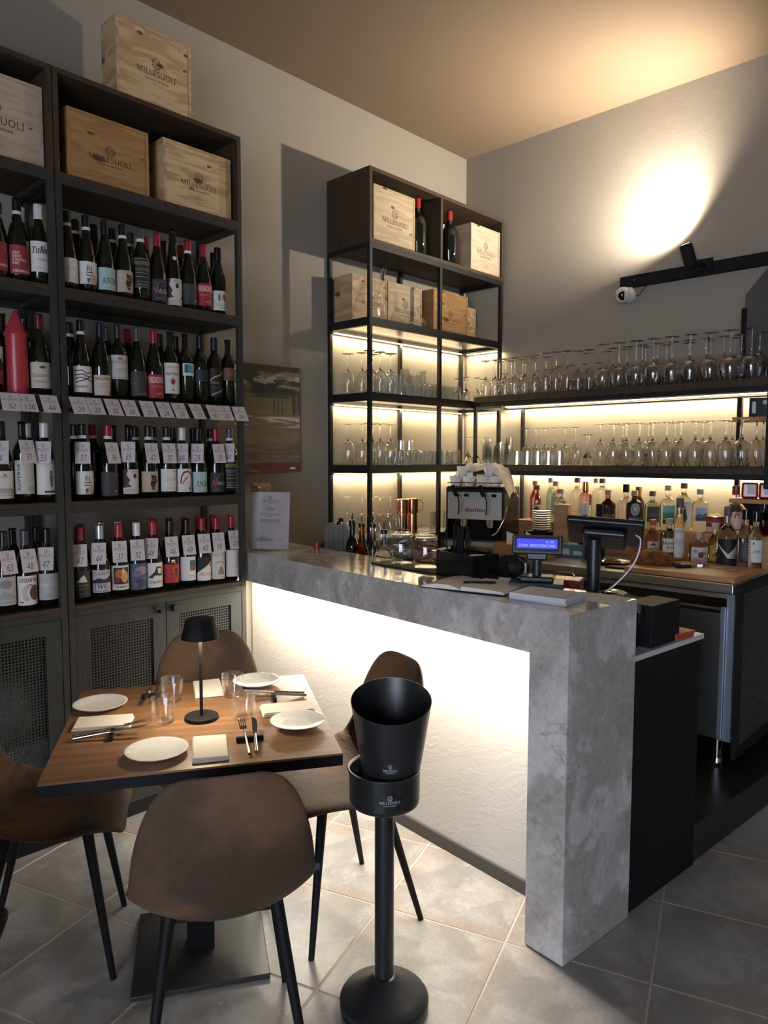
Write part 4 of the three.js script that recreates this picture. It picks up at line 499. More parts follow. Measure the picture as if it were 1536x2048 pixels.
const REAR = [
  [[2.899, BLK, 1], [2.822, BLK, 0], [2.741, BLK, 1], [2.658, GRY, 1], [2.59, RED, 0], [2.5, null, 0], [2.411, RED, 0], [2.31, BLK, 0], [2.235, BLK, 0], [3.2, BLK, 1], [3.115, WHT, 0]],
  [[2.938, BLK, 1], [2.777, GRY, 0], [2.681, RED, 0], [2.528, '#14231c', 0], [2.445, BLK, 0], [3.2, null, 0], [3.115, null, 0]],
  [[2.93, BLK, 1], [2.852, RED, 1], [2.76, null, 0], [2.657, BLK, 1], [2.57, BLK, 1], [2.469, BLK, 0], [2.364, BLK, 0], [2.27, BLK, 1], [3.12, WHT, 0]],
  [[2.915, GRY, 0], [2.83, SIL, 0], [2.75, WHT, 0], [2.668, WAX, 0], [2.58, WAX, 0], [2.5, BLK, 0], [2.42, RED, 0], [2.34, RED, 0], [2.262, RED, 0], [3.19, null, 0], [3.099, BLK, 0]],
];
const capWord = (c) => ({ [BLK]: 'black', [RED]: 'red', [WHT]: 'white', [SIL]: 'silver', [GRY]: 'grey', [NVY]: 'navy', [WAX]: 'red waxed', [DRED]: 'dark red' }[c] ?? (c ? 'dark' : 'bare'));
for (const row of FRONT) {                                              // bottles stand clear of each other
  const s = row.slice().sort((a, b) => a[0] - b[0]); for (let it = 0; it < 60; it++) for (let i = 0; i + 1 < s.length; i++) { if (s[i][0] < 3.04 && s[i + 1][0] > 3.04) continue; const need = SH[s[i][1]].r + SH[s[i + 1][1]].r + 0.001 - (s[i + 1][0] - s[i][0]); if (need > 0) { s[i][0] -= need / 2; s[i + 1][0] += need / 2; } }
}
FRONT.forEach((row, k) => {
  const y = ROW[k] + 0.0008;
  for (const [z, sh, cap, band, d, a, b, half, words, num] of row) {
    const turn = D90 - rr(0.02, 0.3) , t = wineBottle('wine_bottle', sh, cap, band, [d, a, b, half], `wine bottle with ${words}, ${shelfName[k]}`, 'labelled wine bottles on the left wall', [FX, y, z], turn);
    if (sh === FL) part('neck_sticker', plain(new THREE.CircleGeometry(0.009, 18)).rotateX(-0.2).translate(0, 0.215, 0.0285), std([0.66, 0.64, 0.62], 0.6), t, 'round white sticker');
    if (num) neckTag(num, `price tag ${num}, ${shelfName[k].split(' ')[0]} shelf, bottle with ${words.split(',')[0]}`, [FX, y - (sh === BU ? 0.004 : 0), z], turn + rr(-0.55, 0.25));
  }
  for (const [z, cap, band] of REAR[k]) {
    const near = row.reduce((m, q) => (Math.abs(q[0] - z) < Math.abs(m[0] - z) ? q : m), row[0]);
    wineBottle('wine_bottle', rnd() < 0.75 ? BU : BD, cap, band, null, `${capWord(cap).replace(' ', '-')}-necked wine bottle behind the one with ${near[8].split(',')[0].replace(/^.*? label (with|showing|of) (a |an )?/, '')}, ${shelfName[k].split(' ')[0]} shelf`, 'wine bottles in the back rows of the left wall', [BXR, y, z], rr(0, 6));
  }
});
// red pointed gift box on the second shelf
solo('gift_cone', lathe([[0, 0.0008], [0.04, 0.0008], [0.039, 0.22], [0.044, 0.222], [0.044, 0.226], [0.006, 0.315], [0, 0.318]], 24), std([0.42, 0.035, 0.05], 0.32), 'red pointed tube like an arrow, among the bottles of the second shelf', 'gift tube', null, [FX, ROW[1], 3.18]);
// price cards clipped to the second shelf's front
const CARDS = [[3.239, '32', 'under the red hill label'], [3.181, '136', 'under the red pointed tube'], [3.098, '44', 'under the cream script label'], [2.987, '28', 'nearest the unit seam'], [2.921, '28', 'under the crossing black strokes'], [2.846, '32', 'under the pinkish low label'], [2.774, '28', 'under the tall grey-white label'], [2.691, '33', 'under the dark brown-grey label'], [2.615, '28', 'under the red label'], [2.542, '32', 'under the wine glass label'], [2.456, '37', 'under the small teal label'], [2.365, '51', 'half covered by the next card'], [2.304, '32', 'overlapping the card before it'], [2.222, '28', 'at the end post by the painting']];
for (const [z, n, w] of CARDS) {
  const g = plain(new THREE.BoxGeometry(0.064, 0.084, 0.0008)); cellUV(g, NUMS.indexOf(n), 6); g.translate(0, -0.042, 0); g.rotateX(-0.62); g.translate(0, 0.004, 0.001);
  const t = thing('price_card', `price card reading ${n} on the second shelf edge, ${w}`, 'price card', [A + 0.0025 + (n === '51' ? 0 : 0.001), ROW[1] - 0.008, z], D90 + rr(-0.22, 0.1), 'price cards on the second shelf'); part('card', g, tagM, t); t.rotation.z = rr(-0.03, 0.03);
}
// ---------------------------------------------------------------- wooden wine cases
function wineCase(label, v, x1, y, zc, w, h, d) {                      // front at x1, standing on y
  const t = thing('wine_case', label, 'wooden case', [x1, y + 0.0008, zc], D90, 'branded wooden wine cases');
  part('case_body', [cb(w, 0.011, d - 0.001, 0, h - 0.0055, -d / 2), cb(w, 0.011, d - 0.001, 0, 0.0055, -d / 2), cb(0.012, h - 0.022, d - 0.001, -w / 2 + 0.006, h / 2, -d / 2), cb(0.012, h - 0.022, d - 0.001, w / 2 - 0.006, h / 2, -d / 2), cb(w - 0.024, h - 0.022, 0.008, 0, h / 2, -d + 0.005)], pineM[v], t);
  const g = plain(new THREE.BoxGeometry(w - 0.0245, h - 0.0225, 0.008)); g.translate(0, h / 2, -0.007); part('sliding_lid', g, lidM[v], t, 'pine lid printed with a tree mark and lettering'); return t;
}
wineCase('pine wine case standing on top of the wine shelf, near the ceiling', 0, 0.335, 3.046, 2.597, 0.345, 0.315, 0.13);
wineCase('darker honey-coloured wine case in the open top of the wine shelf', 1, 0.335, 2.66, 2.808, 0.345, 0.268, 0.16);
wineCase('striped pine wine case with a darker right band, in the wine shelf top', 2, 0.335, 2.66, 2.395, 0.345, 0.276, 0.16);
wineCase('pale wine case cut off by the left picture edge, in the shelf top', 3, 0.335, 2.66, 3.247, 0.35, 0.3, 0.16);
wineCase('square wine case at the left of the dark box above the glasses', 4, 0.35, 2.776, 1.119, 0.345, 0.3, 0.17);
wineCase('wine case at the right end of the dark box above the glasses', 3, 0.35, 2.776, 0.24, 0.32, 0.292, 0.165);
wineCase('wine case mostly hidden behind the first large red-topped bottle', 4, 0.16, 2.776, 0.79, 0.14, 0.31, 0.12);
wineCase('wine case mostly hidden behind the second large red-topped bottle', 3, 0.16, 2.776, 0.49, 0.17, 0.31, 0.12);
wineCase('wine case behind the tall curved decanter', 0, 0.185, 2.347, 1.155, 0.29, 0.27, 0.15);
wineCase('wine case behind the wide-bottomed decanter', 4, 0.185, 2.347, 0.845, 0.31, 0.275, 0.15);
wineCase('yellowish wine case right of the middle post under the dark box', 1, 0.215, 2.347, 0.43, 0.36, 0.29, 0.16);
wineCase('low plain wine case end showing right of the yellowish case', 0, 0.14, 2.347, 0.15, 0.18, 0.25, 0.1);
// large bottles beside the cases
wineBottle('magnum_bottle', 'magnum', WAX, 0, null, 'large black bottle dipped in red wax, left bay of the dark box', 'magnums', [0.275, 2.777, 0.84], D90 - 0.3);
wineBottle('magnum_bottle', 'magnum', WAX, 0, null, 'large black bottle dipped in red wax, right bay of the dark box', 'magnums', [0.27, 2.777, 0.525], D90 - 0.3);

// ---------------------------------------------------------------- glassware
const thinGlass = (outer, t = 0.0011, n = 26) => {                     // outer profile from rim up to a closed end; the inside follows it
  const inner = []; for (const [r, y] of outer) { if (r < 0.008) break; inner.push([Math.max(r - t, 0.0003), y === 0 ? 0 : y - t * 0.7]); }
  const top = inner[inner.length - 1]; return toCreasedNormals(lathe([[0, top[1]], ...inner.slice().reverse(), ...outer], n), 0.9);
};
const stem = (s, bowl, h, foot) => thinGlass([...bowl, [0.0042, bowl[bowl.length - 1][1] + 0.012], [0.0036, bowl[bowl.length - 1][1] + 0.03], [0.0036, h - 0.014], [0.006, h - 0.006], [foot * 0.6, h - 0.0025], [foot, h - 0.0012], [foot, h], [0, h]]);
const GL = {                                                            // all stand upside down, rim at y = 0
  red: stem(0, [[0.03, 0], [0.0355, 0.03], [0.039, 0.062], [0.0385, 0.088], [0.033, 0.112], [0.021, 0.131], [0.0078, 0.141]], 0.24, 0.036),
  balloon: stem(0, [[0.035, 0], [0.0435, 0.03], [0.049, 0.06], [0.0475, 0.082], [0.039, 0.103], [0.024, 0.117], [0.0078, 0.124]], 0.252, 0.038),
  white: stem(0, [[0.026, 0], [0.031, 0.03], [0.0335, 0.06], [0.031, 0.085], [0.022, 0.106], [0.0078, 0.118]], 0.232, 0.032),
  small: stem(0, [[0.022, 0], [0.026, 0.022], [0.0265, 0.045], [0.02, 0.068], [0.0078, 0.08]], 0.165, 0.026),
  martini: stem(0, [[0.044, 0], [0.042, 0.005], [0.026, 0.035], [0.0078, 0.068]], 0.18, 0.034),
};
const tumbler = (r0, r1, h, n) => toCreasedNormals(lathe([[0, h - 0.009], [r1 - 0.004, h - 0.009], [r1 - 0.0022, h - 0.012], [r0 - 0.002, 0.0005], [r0 - 0.001, 0], [r0, 0.0006], [r1, h - 0.003], [r1 - 0.002, h], [0, h]], n), 0.25);
Object.assign(GL, { tumbler: tumbler(0.036, 0.031, 0.088, 18), tall: tumbler(0.033, 0.029, 0.132, 18), shot: tumbler(0.026, 0.022, 0.06, 14), stack: tumbler(0.034, 0.028, 0.07, 24) });
function glassAt(kind, x, y, z, label, group, cat = 'glass', name = 'wine_glass') { const m = part(numbered(name), GL[kind], M.glass, scene); m.position.set(x, y, z); if (['stack', 'tumbler', 'tall', 'shot'].includes(kind)) m.material = M.ribbed; return tag(m, label, cat, group); }
const GY = [1.9555 + 0.0035, 1.515 + 0.0035];
const ORD = ['first', 'second', 'third', 'fourth', 'fifth', 'sixth', 'seventh', 'eighth', 'ninth', 'tenth', 'eleventh', 'twelfth', 'thirteenth', 'fourteenth', 'fifteenth', 'sixteenth', 'seventeenth', 'eighteenth', 'nineteenth', 'twentieth', 'twenty-first', 'twenty-second', 'twenty-third'];
// upper shelf on the back wall
const UPX = [...Array.from({ length: 11 }, (_, i) => [0.415 + i * 0.0735, i > 5 && i < 9 ? 'red' : 'white']), ...Array.from({ length: 9 }, (_, i) => [1.235 + i * 0.1, 'balloon'])];
UPX.forEach(([x, k], i) => glassAt(k, x + rr(-0.001, 0.001), GY[0], 0.308 + rr(-0.006, 0.006), `${ORD[i]} ${k === 'balloon' ? 'wide-bowled' : 'slim'} upturned glass from the left, front row of the upper wall shelf`, 'front row of the upper wall shelf'));
for (let i = 0; i < 19; i++) glassAt(i > 8 ? 'red' : i > 4 ? 'small' : 'white', 0.452 + i * 0.0885, GY[0], 0.212 + rr(-0.004, 0.004), `${ORD[i]} upturned glass from the left, middle row of the upper wall shelf`, 'middle row of the upper wall shelf');
for (let i = 0; i < 13; i++) glassAt(i > 4 ? 'red' : 'small', 0.43 + i * 0.122, GY[0], 0.118 + rr(-0.006, 0.006), `${ORD[i]} upturned glass from the left, back row of the upper wall shelf`, 'back row of the upper wall shelf');
// lower shelf on the back wall
[[0.43, 0.31, 7], [0.505, 0.29, 6], [0.52, 0.2, 8], [0.43, 0.2, 5], [0.585, 0.31, 5]].forEach(([x, z, n], k) => { for (let i = 0; i < n; i++) glassAt('stack', x, GY[1] + i * 0.0152, z, `${ORD[i]} tumbler from the bottom of the ${['front left', 'front middle', 'tallest rear', 'short rear', 'front right'][k]} tower, lower wall shelf`, `tumbler tower ${k + 1} on the lower wall shelf`, 'glass', 'stacked_tumbler'); });
for (let i = 0; i < 6; i++) { glassAt('white', 0.66 + i * 0.07, GY[1], 0.2, `${ORD[i]} slender glass from the towers, rear of the lower wall shelf`, 'slender glasses on the lower wall shelf'); if (i < 5) glassAt('tumbler', 0.665 + i * 0.076, GY[1], 0.312, `${ORD[i]} upturned tumbler from the towers, front of the lower wall shelf`, 'tumblers on the lower wall shelf', 'glass', 'tumbler'); }
glassAt('martini', 1.105, GY[1], 0.21, 'cone-shaped cocktail glass on the lower wall shelf, the left of two', 'cocktail glasses', 'glass', 'cocktail_glass'); glassAt('martini', 1.145, GY[1], 0.31, 'cone-shaped cocktail glass on the lower wall shelf, the right of two', 'cocktail glasses', 'glass', 'cocktail_glass');
for (let i = 0; i < 12; i++) { const x = 1.235 + i * 0.0775 - (i === 11 ? 0.003 : 0); if (i < 11) glassAt('red', x, GY[1], 0.312 + rr(-0.003, 0.003), `${ORD[i]} wine glass from the left in the front row of the lower wall shelf`, 'front row of the lower wall shelf'); if (i < 11) glassAt('red', x + 0.039, GY[1], 0.222 + rr(-0.003, 0.003), `${ORD[i]} wine glass from the left in the middle row of the lower wall shelf`, 'middle row of the lower wall shelf'); if (i % 2) glassAt('red', x - 0.03, GY[1], 0.128, `${ORD[(i - 1) / 2]} wine glass from the left in the back row of the lower wall shelf`, 'back row of the lower wall shelf'); }
// corner shelving
const RS1 = 1.928 + 0.0035, RS2 = 1.517 + 0.0035;
const bays = [['upper', RS1], ['lower', RS2], ['bottom', 1.0888]];
bays.forEach(([w, y], k) => {
  for (const [x, z] of [[0.285, 1.26], [0.285, 1.172], [0.285, 1.084], [0.19, 1.225], [0.19, 1.135], [0.1, 1.255]]) glassAt('red', x, y, z, `upturned wine glass in the ${w} lit bay, ${x > 0.28 ? 'front' : x > 0.15 ? 'second' : 'third'} row, ${z > 1.2 ? 'nearest the left post' : z > 1.1 ? 'further from the left post' : 'beside the tumblers'}`, `wine glasses in the ${w} lit bay`);
  const end = k === 2 ? 0.95 : 0.42;
  for (let z = 1.0; z > end - 0.001; z -= 0.0765) for (const x of [0.29, 0.205, 0.12]) if (!(k < 2 && rnd() < 0.12)) glassAt(k === 2 || (k === 0 && z > 0.8) ? 'tall' : 'tumbler', x + rr(-0.003, 0.003), y, z, `${ORD[Math.round((1 - z) / 0.0765)]} upturned tumbler from the wine glasses, ${x > 0.25 ? 'front' : x > 0.16 ? 'middle' : 'rear'} row of the ${w} lit bay`, `tumblers in the ${w} lit bay`, 'glass', 'tumbler');
});
for (const [z, x] of [[0.86, 0.2], [0.71, 0.205]]) glassAt('tumbler', x, RS1 + 0.0892, z, 'tumbler stacked on other tumblers in the upper lit bay', 'stacked tumblers, upper bay', 'glass', 'tumbler');
for (const [z, x] of [[1.0, 0.29], [0.9235, 0.29]]) glassAt('shot', x, RS2 + 0.0892, z, 'small tumbler stacked on the first tumblers of the lower lit bay', 'stacked tumblers, lower bay', 'glass', 'tumbler');
for (const [z, x] of [[0.33, 0.27], [0.24, 0.29], [0.15, 0.27], [0.29, 0.16], [0.2, 0.16]]) glassAt('small', x, RS1, z, 'short-stemmed glass at the corner end of the upper lit bay', 'short glasses, upper bay', 'glass', 'stem_glass');
for (const [z, x] of [[0.33, 0.29], [0.22, 0.27], [0.12, 0.28]]) glassAt('martini', x, RS2, z, 'cocktail glass at the corner end of the lower lit bay', 'cocktail glasses, lower bay', 'glass', 'cocktail_glass');
// copper mugs
const mugG = lathe([[0, 0.003], [0.036, 0], [0.039, 0.003], [0.039, 0.088], [0.041, 0.09], [0.0395, 0.0915], [0.0375, 0.09], [0.0375, 0.006], [0, 0.006]], 30);
[['left copper mug, handle out, on the upturned copper tumblers', 0.885, 1], ['right copper mug, handle out, on the upturned copper tumblers', 0.79, -1]].forEach(([l, z, s]) => { const t = thing('copper_mug', l, 'mug', [0.2, 1.2095, z], 0, 'copper mugs'); part('mug_body', mugG, M.copper, t); part('handle', tube([[0.015, 0.075, s * 0.034], [0.025, 0.082, s * 0.06], [0.03, 0.05, s * 0.07], [0.025, 0.018, s * 0.056], [0.014, 0.022, s * 0.034]], 0.003, 24, 8), M.copper, t); });
[0.885, 0.79].forEach((z) => solo('copper_tumbler', lathe([[0.037, 0], [0.033, 0.118], [0.031, 0.12], [0, 0.12]], 28), M.copper, `upturned copper tumbler under the ${z > 0.8 ? 'left' : 'right'} copper mug`, 'tumbler', 'copper tumblers', [0.2, 1.0888, z]));
for (const [x, z, c] of [[0.24, 0.62, 0], [0.27, 0.52, 1], [0.19, 0.55, 2]]) glassAt('tall', x, 1.0888, z, 'tall tumbler right of the copper tumblers on the back worktop', 'tall tumblers by the copper mugs', 'glass', 'tumbler');
// decanters
{
  const t = part(numbered('decanter'), thinGlass([[0.016, 0.23], [0.012, 0.2], [0.013, 0.16], [0.02, 0.125], [0.035, 0.09], [0.06, 0.055], [0.078, 0.03], [0.078, 0.014], [0.068, 0.003], [0, 0.002]].map(([r, y]) => [r, y]), 0.0018, 36), M.thin, scene); t.position.set(0.28, 2.3485, 0.875); tag(t, 'wide-bottomed glass decanter on the shelf under the dark box', 'decanter');
  const pos = [], n = 40, m = 28, rad = [[0, 0.034], [0.06, 0.052], [0.25, 0.05], [0.42, 0.03], [0.58, 0.019], [0.75, 0.015], [0.92, 0.0165], [1, 0.021]], R = (s) => { let i = 0; while (i < rad.length - 2 && rad[i + 1][0] < s) i++; const q = sm(0, 1, (s - rad[i][0]) / (rad[i + 1][0] - rad[i][0])); return mix(rad[i][1], rad[i + 1][1], q); };
  const cx = (s) => 0.022 * Math.sin(s * 4.6 + 0.2), idx = [], ring = (s, r, out) => { for (let i = 0; i <= m; i++) { const a = i / m * 6.28319; pos.push(r * Math.sin(a), 0.001 + 0.32 * s + (s > 0.9 ? (s - 0.9) * 0.35 * Math.cos(a) * -0.4 : 0), cx(s) + r * Math.cos(a)); } };
  ring(0, 0.0001); for (let k = 0; k <= n; k++) ring(k / n, R(k / n)); for (let k = n; k >= 0; k--) ring(Math.max(k / n, 0.012), R(k / n) - 0.0018); ring(0.012, 0.0001);
  const rows = 2 * n + 4; for (let k = 0; k < rows - 1; k++) for (let i = 0; i < m; i++) { const a = k * (m + 1) + i, b = a + m + 1; idx.push(a, a + 1, b, a + 1, b + 1, b); }
  const g = new THREE.BufferGeometry(); g.setAttribute('position', new THREE.Float32BufferAttribute(pos, 3)); g.setIndex(idx); g.computeVertexNormals(); const d = part(numbered('decanter'), toCreasedNormals(plain(g), 0.8), M.thin, scene); d.position.set(0.27, 2.348, 1.15); tag(d, 'tall swan-necked glass decanter on the shelf under the dark box', 'decanter');
}
// ---------------------------------------------------------------- table setting
const plateG = toCreasedNormals(lathe([[0, 0.003], [0.046, 0.003], [0.048, 0], [0.052, 0.001], [0.06, 0.006], [0.079, 0.0145], [0.084, 0.0165], [0.0845, 0.018], [0.083, 0.0185], [0.076, 0.0165], [0.058, 0.0095], [0.046, 0.007], [0, 0.0065]], 56), 0.9);
const seats = [['front', TT, [1.472, 3.276], [1.55, 3.158], [1.574, 3.04], 'nearest the camera'], ['right', TT + D90, [1.578, 2.865], [1.455, 2.807], [1.333, 2.768], 'beside the bar panel'], ['far', TT + Math.PI, [1.162, 2.714], [1.091, 2.87], [1.028, 3.042], 'by the far chair'], ['left', TT - D90, [0.995, 3.213], [1.149, 3.275], [1.259, 3.301], 'on the left side of the table']];
const napkinG = (() => { const g = [], f = (y0, y1, w, d, o) => { const q = new RoundedBoxGeometry(w, y1 - y0, d, 3, 0.0024).translate(o, (y0 + y1) / 2, 0); const P = q.attributes.position; for (let i = 0; i < P.count; i++) { const x = P.getX(i), z = P.getZ(i); P.setY(i, P.getY(i) + (y0 > 0.001 ? 0.0016 * Math.sin(x * 55 + z * 40) : 0) * (y0 / 0.012)); } q.computeVertexNormals(); return uvBox(q); }; for (let i = 0; i < 4; i++) g.push(f(0.0004 + i * 0.0031, 0.0034 + i * 0.0031, 0.096 - i * 0.0015, 0.168 - i * 0.003, (i % 2) * 0.001)); return merge(g); })();
const metal = std([0.62, 0.61, 0.6], 0.16, { metalness: 1 });
function forkGeo() { const g = [rod([0, 0, 0.1], [0, 0.001, -0.02], 0.0042, 0.0026, 8), cb(0.0022, 0.0016, 0.03, 0, 0.001, -0.034)]; g.push(cb(0.02, 0.0015, 0.02, 0, 0.0015, -0.052)); for (let i = 0; i < 4; i++) g.push(cb(0.0026, 0.0013, 0.042, -0.0085 + i * 0.00567, 0.0025, -0.082)); return merge(g.map((q) => plain(q))); }
function knifeGeo() { const s = new THREE.Shape(); s.moveTo(-0.006, 0); s.lineTo(0.006, 0); s.quadraticCurveTo(0.0105, 0.05, 0.0085, 0.085); s.quadraticCurveTo(0.004, 0.105, -0.006, 0.108); s.closePath(); const b = new THREE.ExtrudeGeometry(s, { depth: 0.0012, bevelEnabled: false }); b.rotateX(-Math.PI / 2); return merge([plain(b), rod([0, 0.001, 0.1], [0, 0.001, -0.001], 0.006, 0.0045, 8)]); }
const fork = forkGeo(), knife = knifeGeo(), TY = 0.7505;
seats.forEach(([n, turn, p, q, c, where]) => {
  solo('plate', plateG, M.china, `small white plate ${where}`, 'plate', 'white side plates', [p[0], TY, p[1]]);
  const nk = solo('napkin', napkinG, M.linen, `folded cream napkin ${where}`, 'napkin', 'folded napkins', [q[0], TY, q[1]], turn + rr(-0.06, 0.06));
  const r = solo('cutlery_rest', cb(0.078, 0.014, 0.012, 0, 0.007, 0, 0.002), M.matte, `black cutlery rest ${where}`, 'cutlery rest', 'cutlery rests', [c[0], TY, c[1]], turn);
  const sx = Math.cos(turn), sz = -Math.sin(turn);
  for (const [nm, g, o, dz] of [['fork', fork, -0.014, 0.01], ['knife', knife, 0.014, 0.005]]) { const m = solo(nm, g, metal, `steel ${nm} on the cutlery rest ${where}`, nm, `${nm}s on the table`, [c[0] + sx * o + Math.sin(turn) * dz, TY + 0.0185, c[1] + sz * o + Math.cos(turn) * dz], turn + (nm === 'fork' ? 0.05 : -0.04)); m.rotation.order = 'YXZ'; m.rotation.x = 0.12; }
});
const tableGlass = toCreasedNormals(lathe([[0, 0.009], [0.029, 0.009], [0.0325, 0.014], [0.0352, 0.078], [0.036, 0.0785], [0.0368, 0.078], [0.034, 0.01], [0.032, 0.002], [0.028, 0], [0, 0]], 40), 0.7);
[[1.257, 3.135, 'between the lamp and the left napkin'], [1.1, 3.015, 'left of the lamp pole, nearest the far chair'], [1.207, 2.847, 'right of the lamp pole, by the far napkin'], [1.408, 2.941, 'just behind the fork and knife near the camera']].forEach(([x, z, w]) => solo('water_glass', tableGlass, M.thin, `clear water tumbler ${w}`, 'glass', 'water tumblers on the table', [x, TY, z]));
{
  const t = thing('table_lamp', 'slim black cordless lamp in the middle of the table', 'lamp', [1.319, TY, 3.039]);
  part('base', lathe([[0, 0], [0.05, 0], [0.052, 0.002], [0.052, 0.009], [0.05, 0.011], [0, 0.011]], 44), M.matte, t); part('pole', cyl(0.0052, 0.0052, 0.26, 0, 0.01, 0, 16), M.matte, t);
  part('lamp_shade', toCreasedNormals(lathe([[0, 0.262], [0.052, 0.2622], [0.0545, 0.2625], [0.058, 0.2575], [0.0578, 0.2565], [0.0435, 0.3145], [0.042, 0.3165], [0, 0.3168]].map(([r, y], i) => [r, y]).filter((q, i) => ![1, 2].includes(i)), 44), 0.5), M.matte, t);
  part('glow_disc', lathe([[0.006, 0.2585], [0.05, 0.2585], [0.05, 0.261], [0.006, 0.261], [0.006, 0.2585]], 40), std([1, 1, 1], 0.4, { emissive: LAMPC, emissiveIntensity: 5 }), t, 'glowing underside');
  const l = new THREE.RectAreaLight(LAMPC, LAMP_L, 0.082, 0.082); l.position.set(0, 0.2575, 0); l.rotation.x = -Math.PI / 2; l.castShadow = true; t.add(l);
}

// ---------------------------------------------------------------- on the left wall and the left end of the bar
const tPaint = tex(512, 768, (u, v) => {
  const y = v, n = fbm(u, v, 4, 8, 5, 301), st = fbm(u, v + n * 0.05, 3, 60, 4, 311), vt = fbm(u, v, 40, 3, 4, 321); let c = mix3([0.42, 0.355, 0.275], [0.56, 0.49, 0.39], st);
  if (y < 0.3) { c = mix3(c, [0.15, 0.16, 0.13], sm(0.45, 0.62, fbm(u, v, 3, 14, 4, 331) + 0.25 * sm(0.12, 0, y) + 0.2 * sm(0.17, 0.25, y) * sm(0.35, 0.8, u))); c = mix3(c, [0.74, 0.72, 0.68], 0.85 * sm(0.52, 0.64, fbm(u, v, 8, 26, 5, 341)) * sm(0.06, 0.1, y) * sm(0.23, 0.16, y)); }
  if (y > 0.25 && y < 0.45) { c = mix3(c, [0.50, 0.47, 0.22], 0.6 * sm(0.35, 0.6, u) * vt); c = mix3(c, [0.23, 0.24, 0.19], sm(0.48, 0.75, vt + (u - 0.6) * 0.5)); }
  if (y > 0.47 && y < 0.57) c = mix3(c, [0.78, 0.75, 0.70], sm(0.52, 0.62, fbm(u, v, 4, 40, 4, 351) + (u - 0.55) * 0.25));
  if (y > 0.72 && y < 0.93) c = mix3(c, [0.33, 0.315, 0.29], sm(0.42, 0.62, st) * 0.8);
  if (y > 0.9) c = mix3(c, [0.42, 0.14, 0.18], sm(0.4, 0.55, fbm(u, v, 3, 30, 4, 361) + 0.15 * sm(1, 0.93, y)));
  return c;
}, true, (x, w, h) => { x.fillStyle = '#d8d4cc'; x.beginPath(); x.ellipse(w * 0.9, h * 0.955, 22, 9, 0, 0, 7); x.fill(); });
{
  const t = thing('painting', 'unframed abstract canvas in earth tones beside the wine shelf', 'painting', [0.003, 1.475, 1.84], D90); part('canvas_edge', cb(0.55, 0.59, 0.022, 0, 0.295, 0.0115), std([0.3, 0.26, 0.2], 0.8), t); const g = plain(new THREE.BoxGeometry(0.55, 0.59, 0.002)); g.translate(0, 0.295, 0.0238); part('painted_face', g, std([0.8, 0.8, 0.8], 0.6, { map: tPaint, color: rgb(1, 1, 1), bumpMap: rep(tPlaster, 3, 6), bumpScale: 0.002 }), t);
}
const onBar = (u, v, y = 1.1008) => K3(u, y, v);
// cork vase
{
  const [x, y, z] = onBar(-2.07, 0.2); const jar = part(numbered('cork_vase'), toCreasedNormals(lathe([[0, 0.008], [0.05, 0.008], [0.054, 0.012], [0.054, 0.3], [0.056, 0.315], [0.0575, 0.315], [0.058, 0.31], [0.0565, 0.3], [0.0565, 0.004], [0.052, 0], [0, 0]], 32), 0.7), M.pane, scene); jar.position.set(x, y, z); tag(jar, 'tall glass vase full of corks behind the sign holder', 'vase');
  const ck = place(lathe([[0, 0], [0.0105, 0], [0.0115, 0.002], [0.0112, 0.042], [0.0102, 0.044], [0, 0.044]], 12), [0, -0.022, 0]); let k = 0;
  for (let lv = 0; lv < 12; lv++) for (let i = 0; i < 5; i++) { const a = i / 5 * 6.28 + lv * 0.7, m = solo('cork', ck, M.cork, 'wine cork piled in the tall glass vase', 'cork', 'corks in the vase', [x + 0.033 * Math.cos(a), y + 0.024 + lv * 0.0262, z + 0.033 * Math.sin(a)]); m.rotation.set(D90 + rr(-0.3, 0.3), a + rr(-0.4, 0.4), 0); }
}
// sign in an acrylic holder
const signT = tex(512, 704, (u, v) => { const a = fbm(u, v, 4, 5, 5, 371); return mix3([0.70, 0.66, 0.66], [0.80, 0.76, 0.755], a); }, true, (x, w, h) => {
  logo(x, 256, 110, 46, '#3a3638', false); lines(x, 220, 292, [134], '#555', 4);
  [['Scansiona', 200], ['il QR Code', 224], ['Salva il nostro numero', 274], ['in rubrica', 298], ['Ricevi aggiornamenti su', 344], ['degustazioni ed eventi!', 368]].forEach(([s, y]) => ink(x, 0, s, 256, y, 'bold 23px sans-serif', '#4c484a'));
  poly(x, [[60, 590], [150, 552], [230, 560], [330, 602], [200, 612], [110, 604]], '#8f8a88'); poly(x, [[320, 590], [400, 560], [480, 580], [430, 604]], '#b5a9a4'); stroke(x, [[40, 640], [180, 612], [330, 606], [480, 630]], '#a29b99', 4); stroke(x, [[40, 664], [250, 640], [480, 660]], '#8d8786', 4);
});
{
  const [x, y, z] = onBar(-1.86, 0.12), t = thing('sign_holder', 'clear acrylic stand with a grey printed notice at the left end of the bar', 'sign', [x, y, z], 0.55);
  const g = plain(new THREE.BoxGeometry(0.205, 0.285, 0.0012)); g.translate(0, 0.148, 0); g.rotateX(-0.1); part('notice', g, std([0.88, 0.88, 0.88], 0.7, { map: signT }), t, 'printed notice');
  const a = plain(new THREE.BoxGeometry(0.214, 0.298, 0.003)); a.translate(0, 0.149, 0.004); a.rotateX(-0.1); part('acrylic_sheet', a, M.pane, t); part('acrylic_foot', bx(-0.107, 0.107, 0, 0.003, -0.06, 0.02), M.pane, t);
}
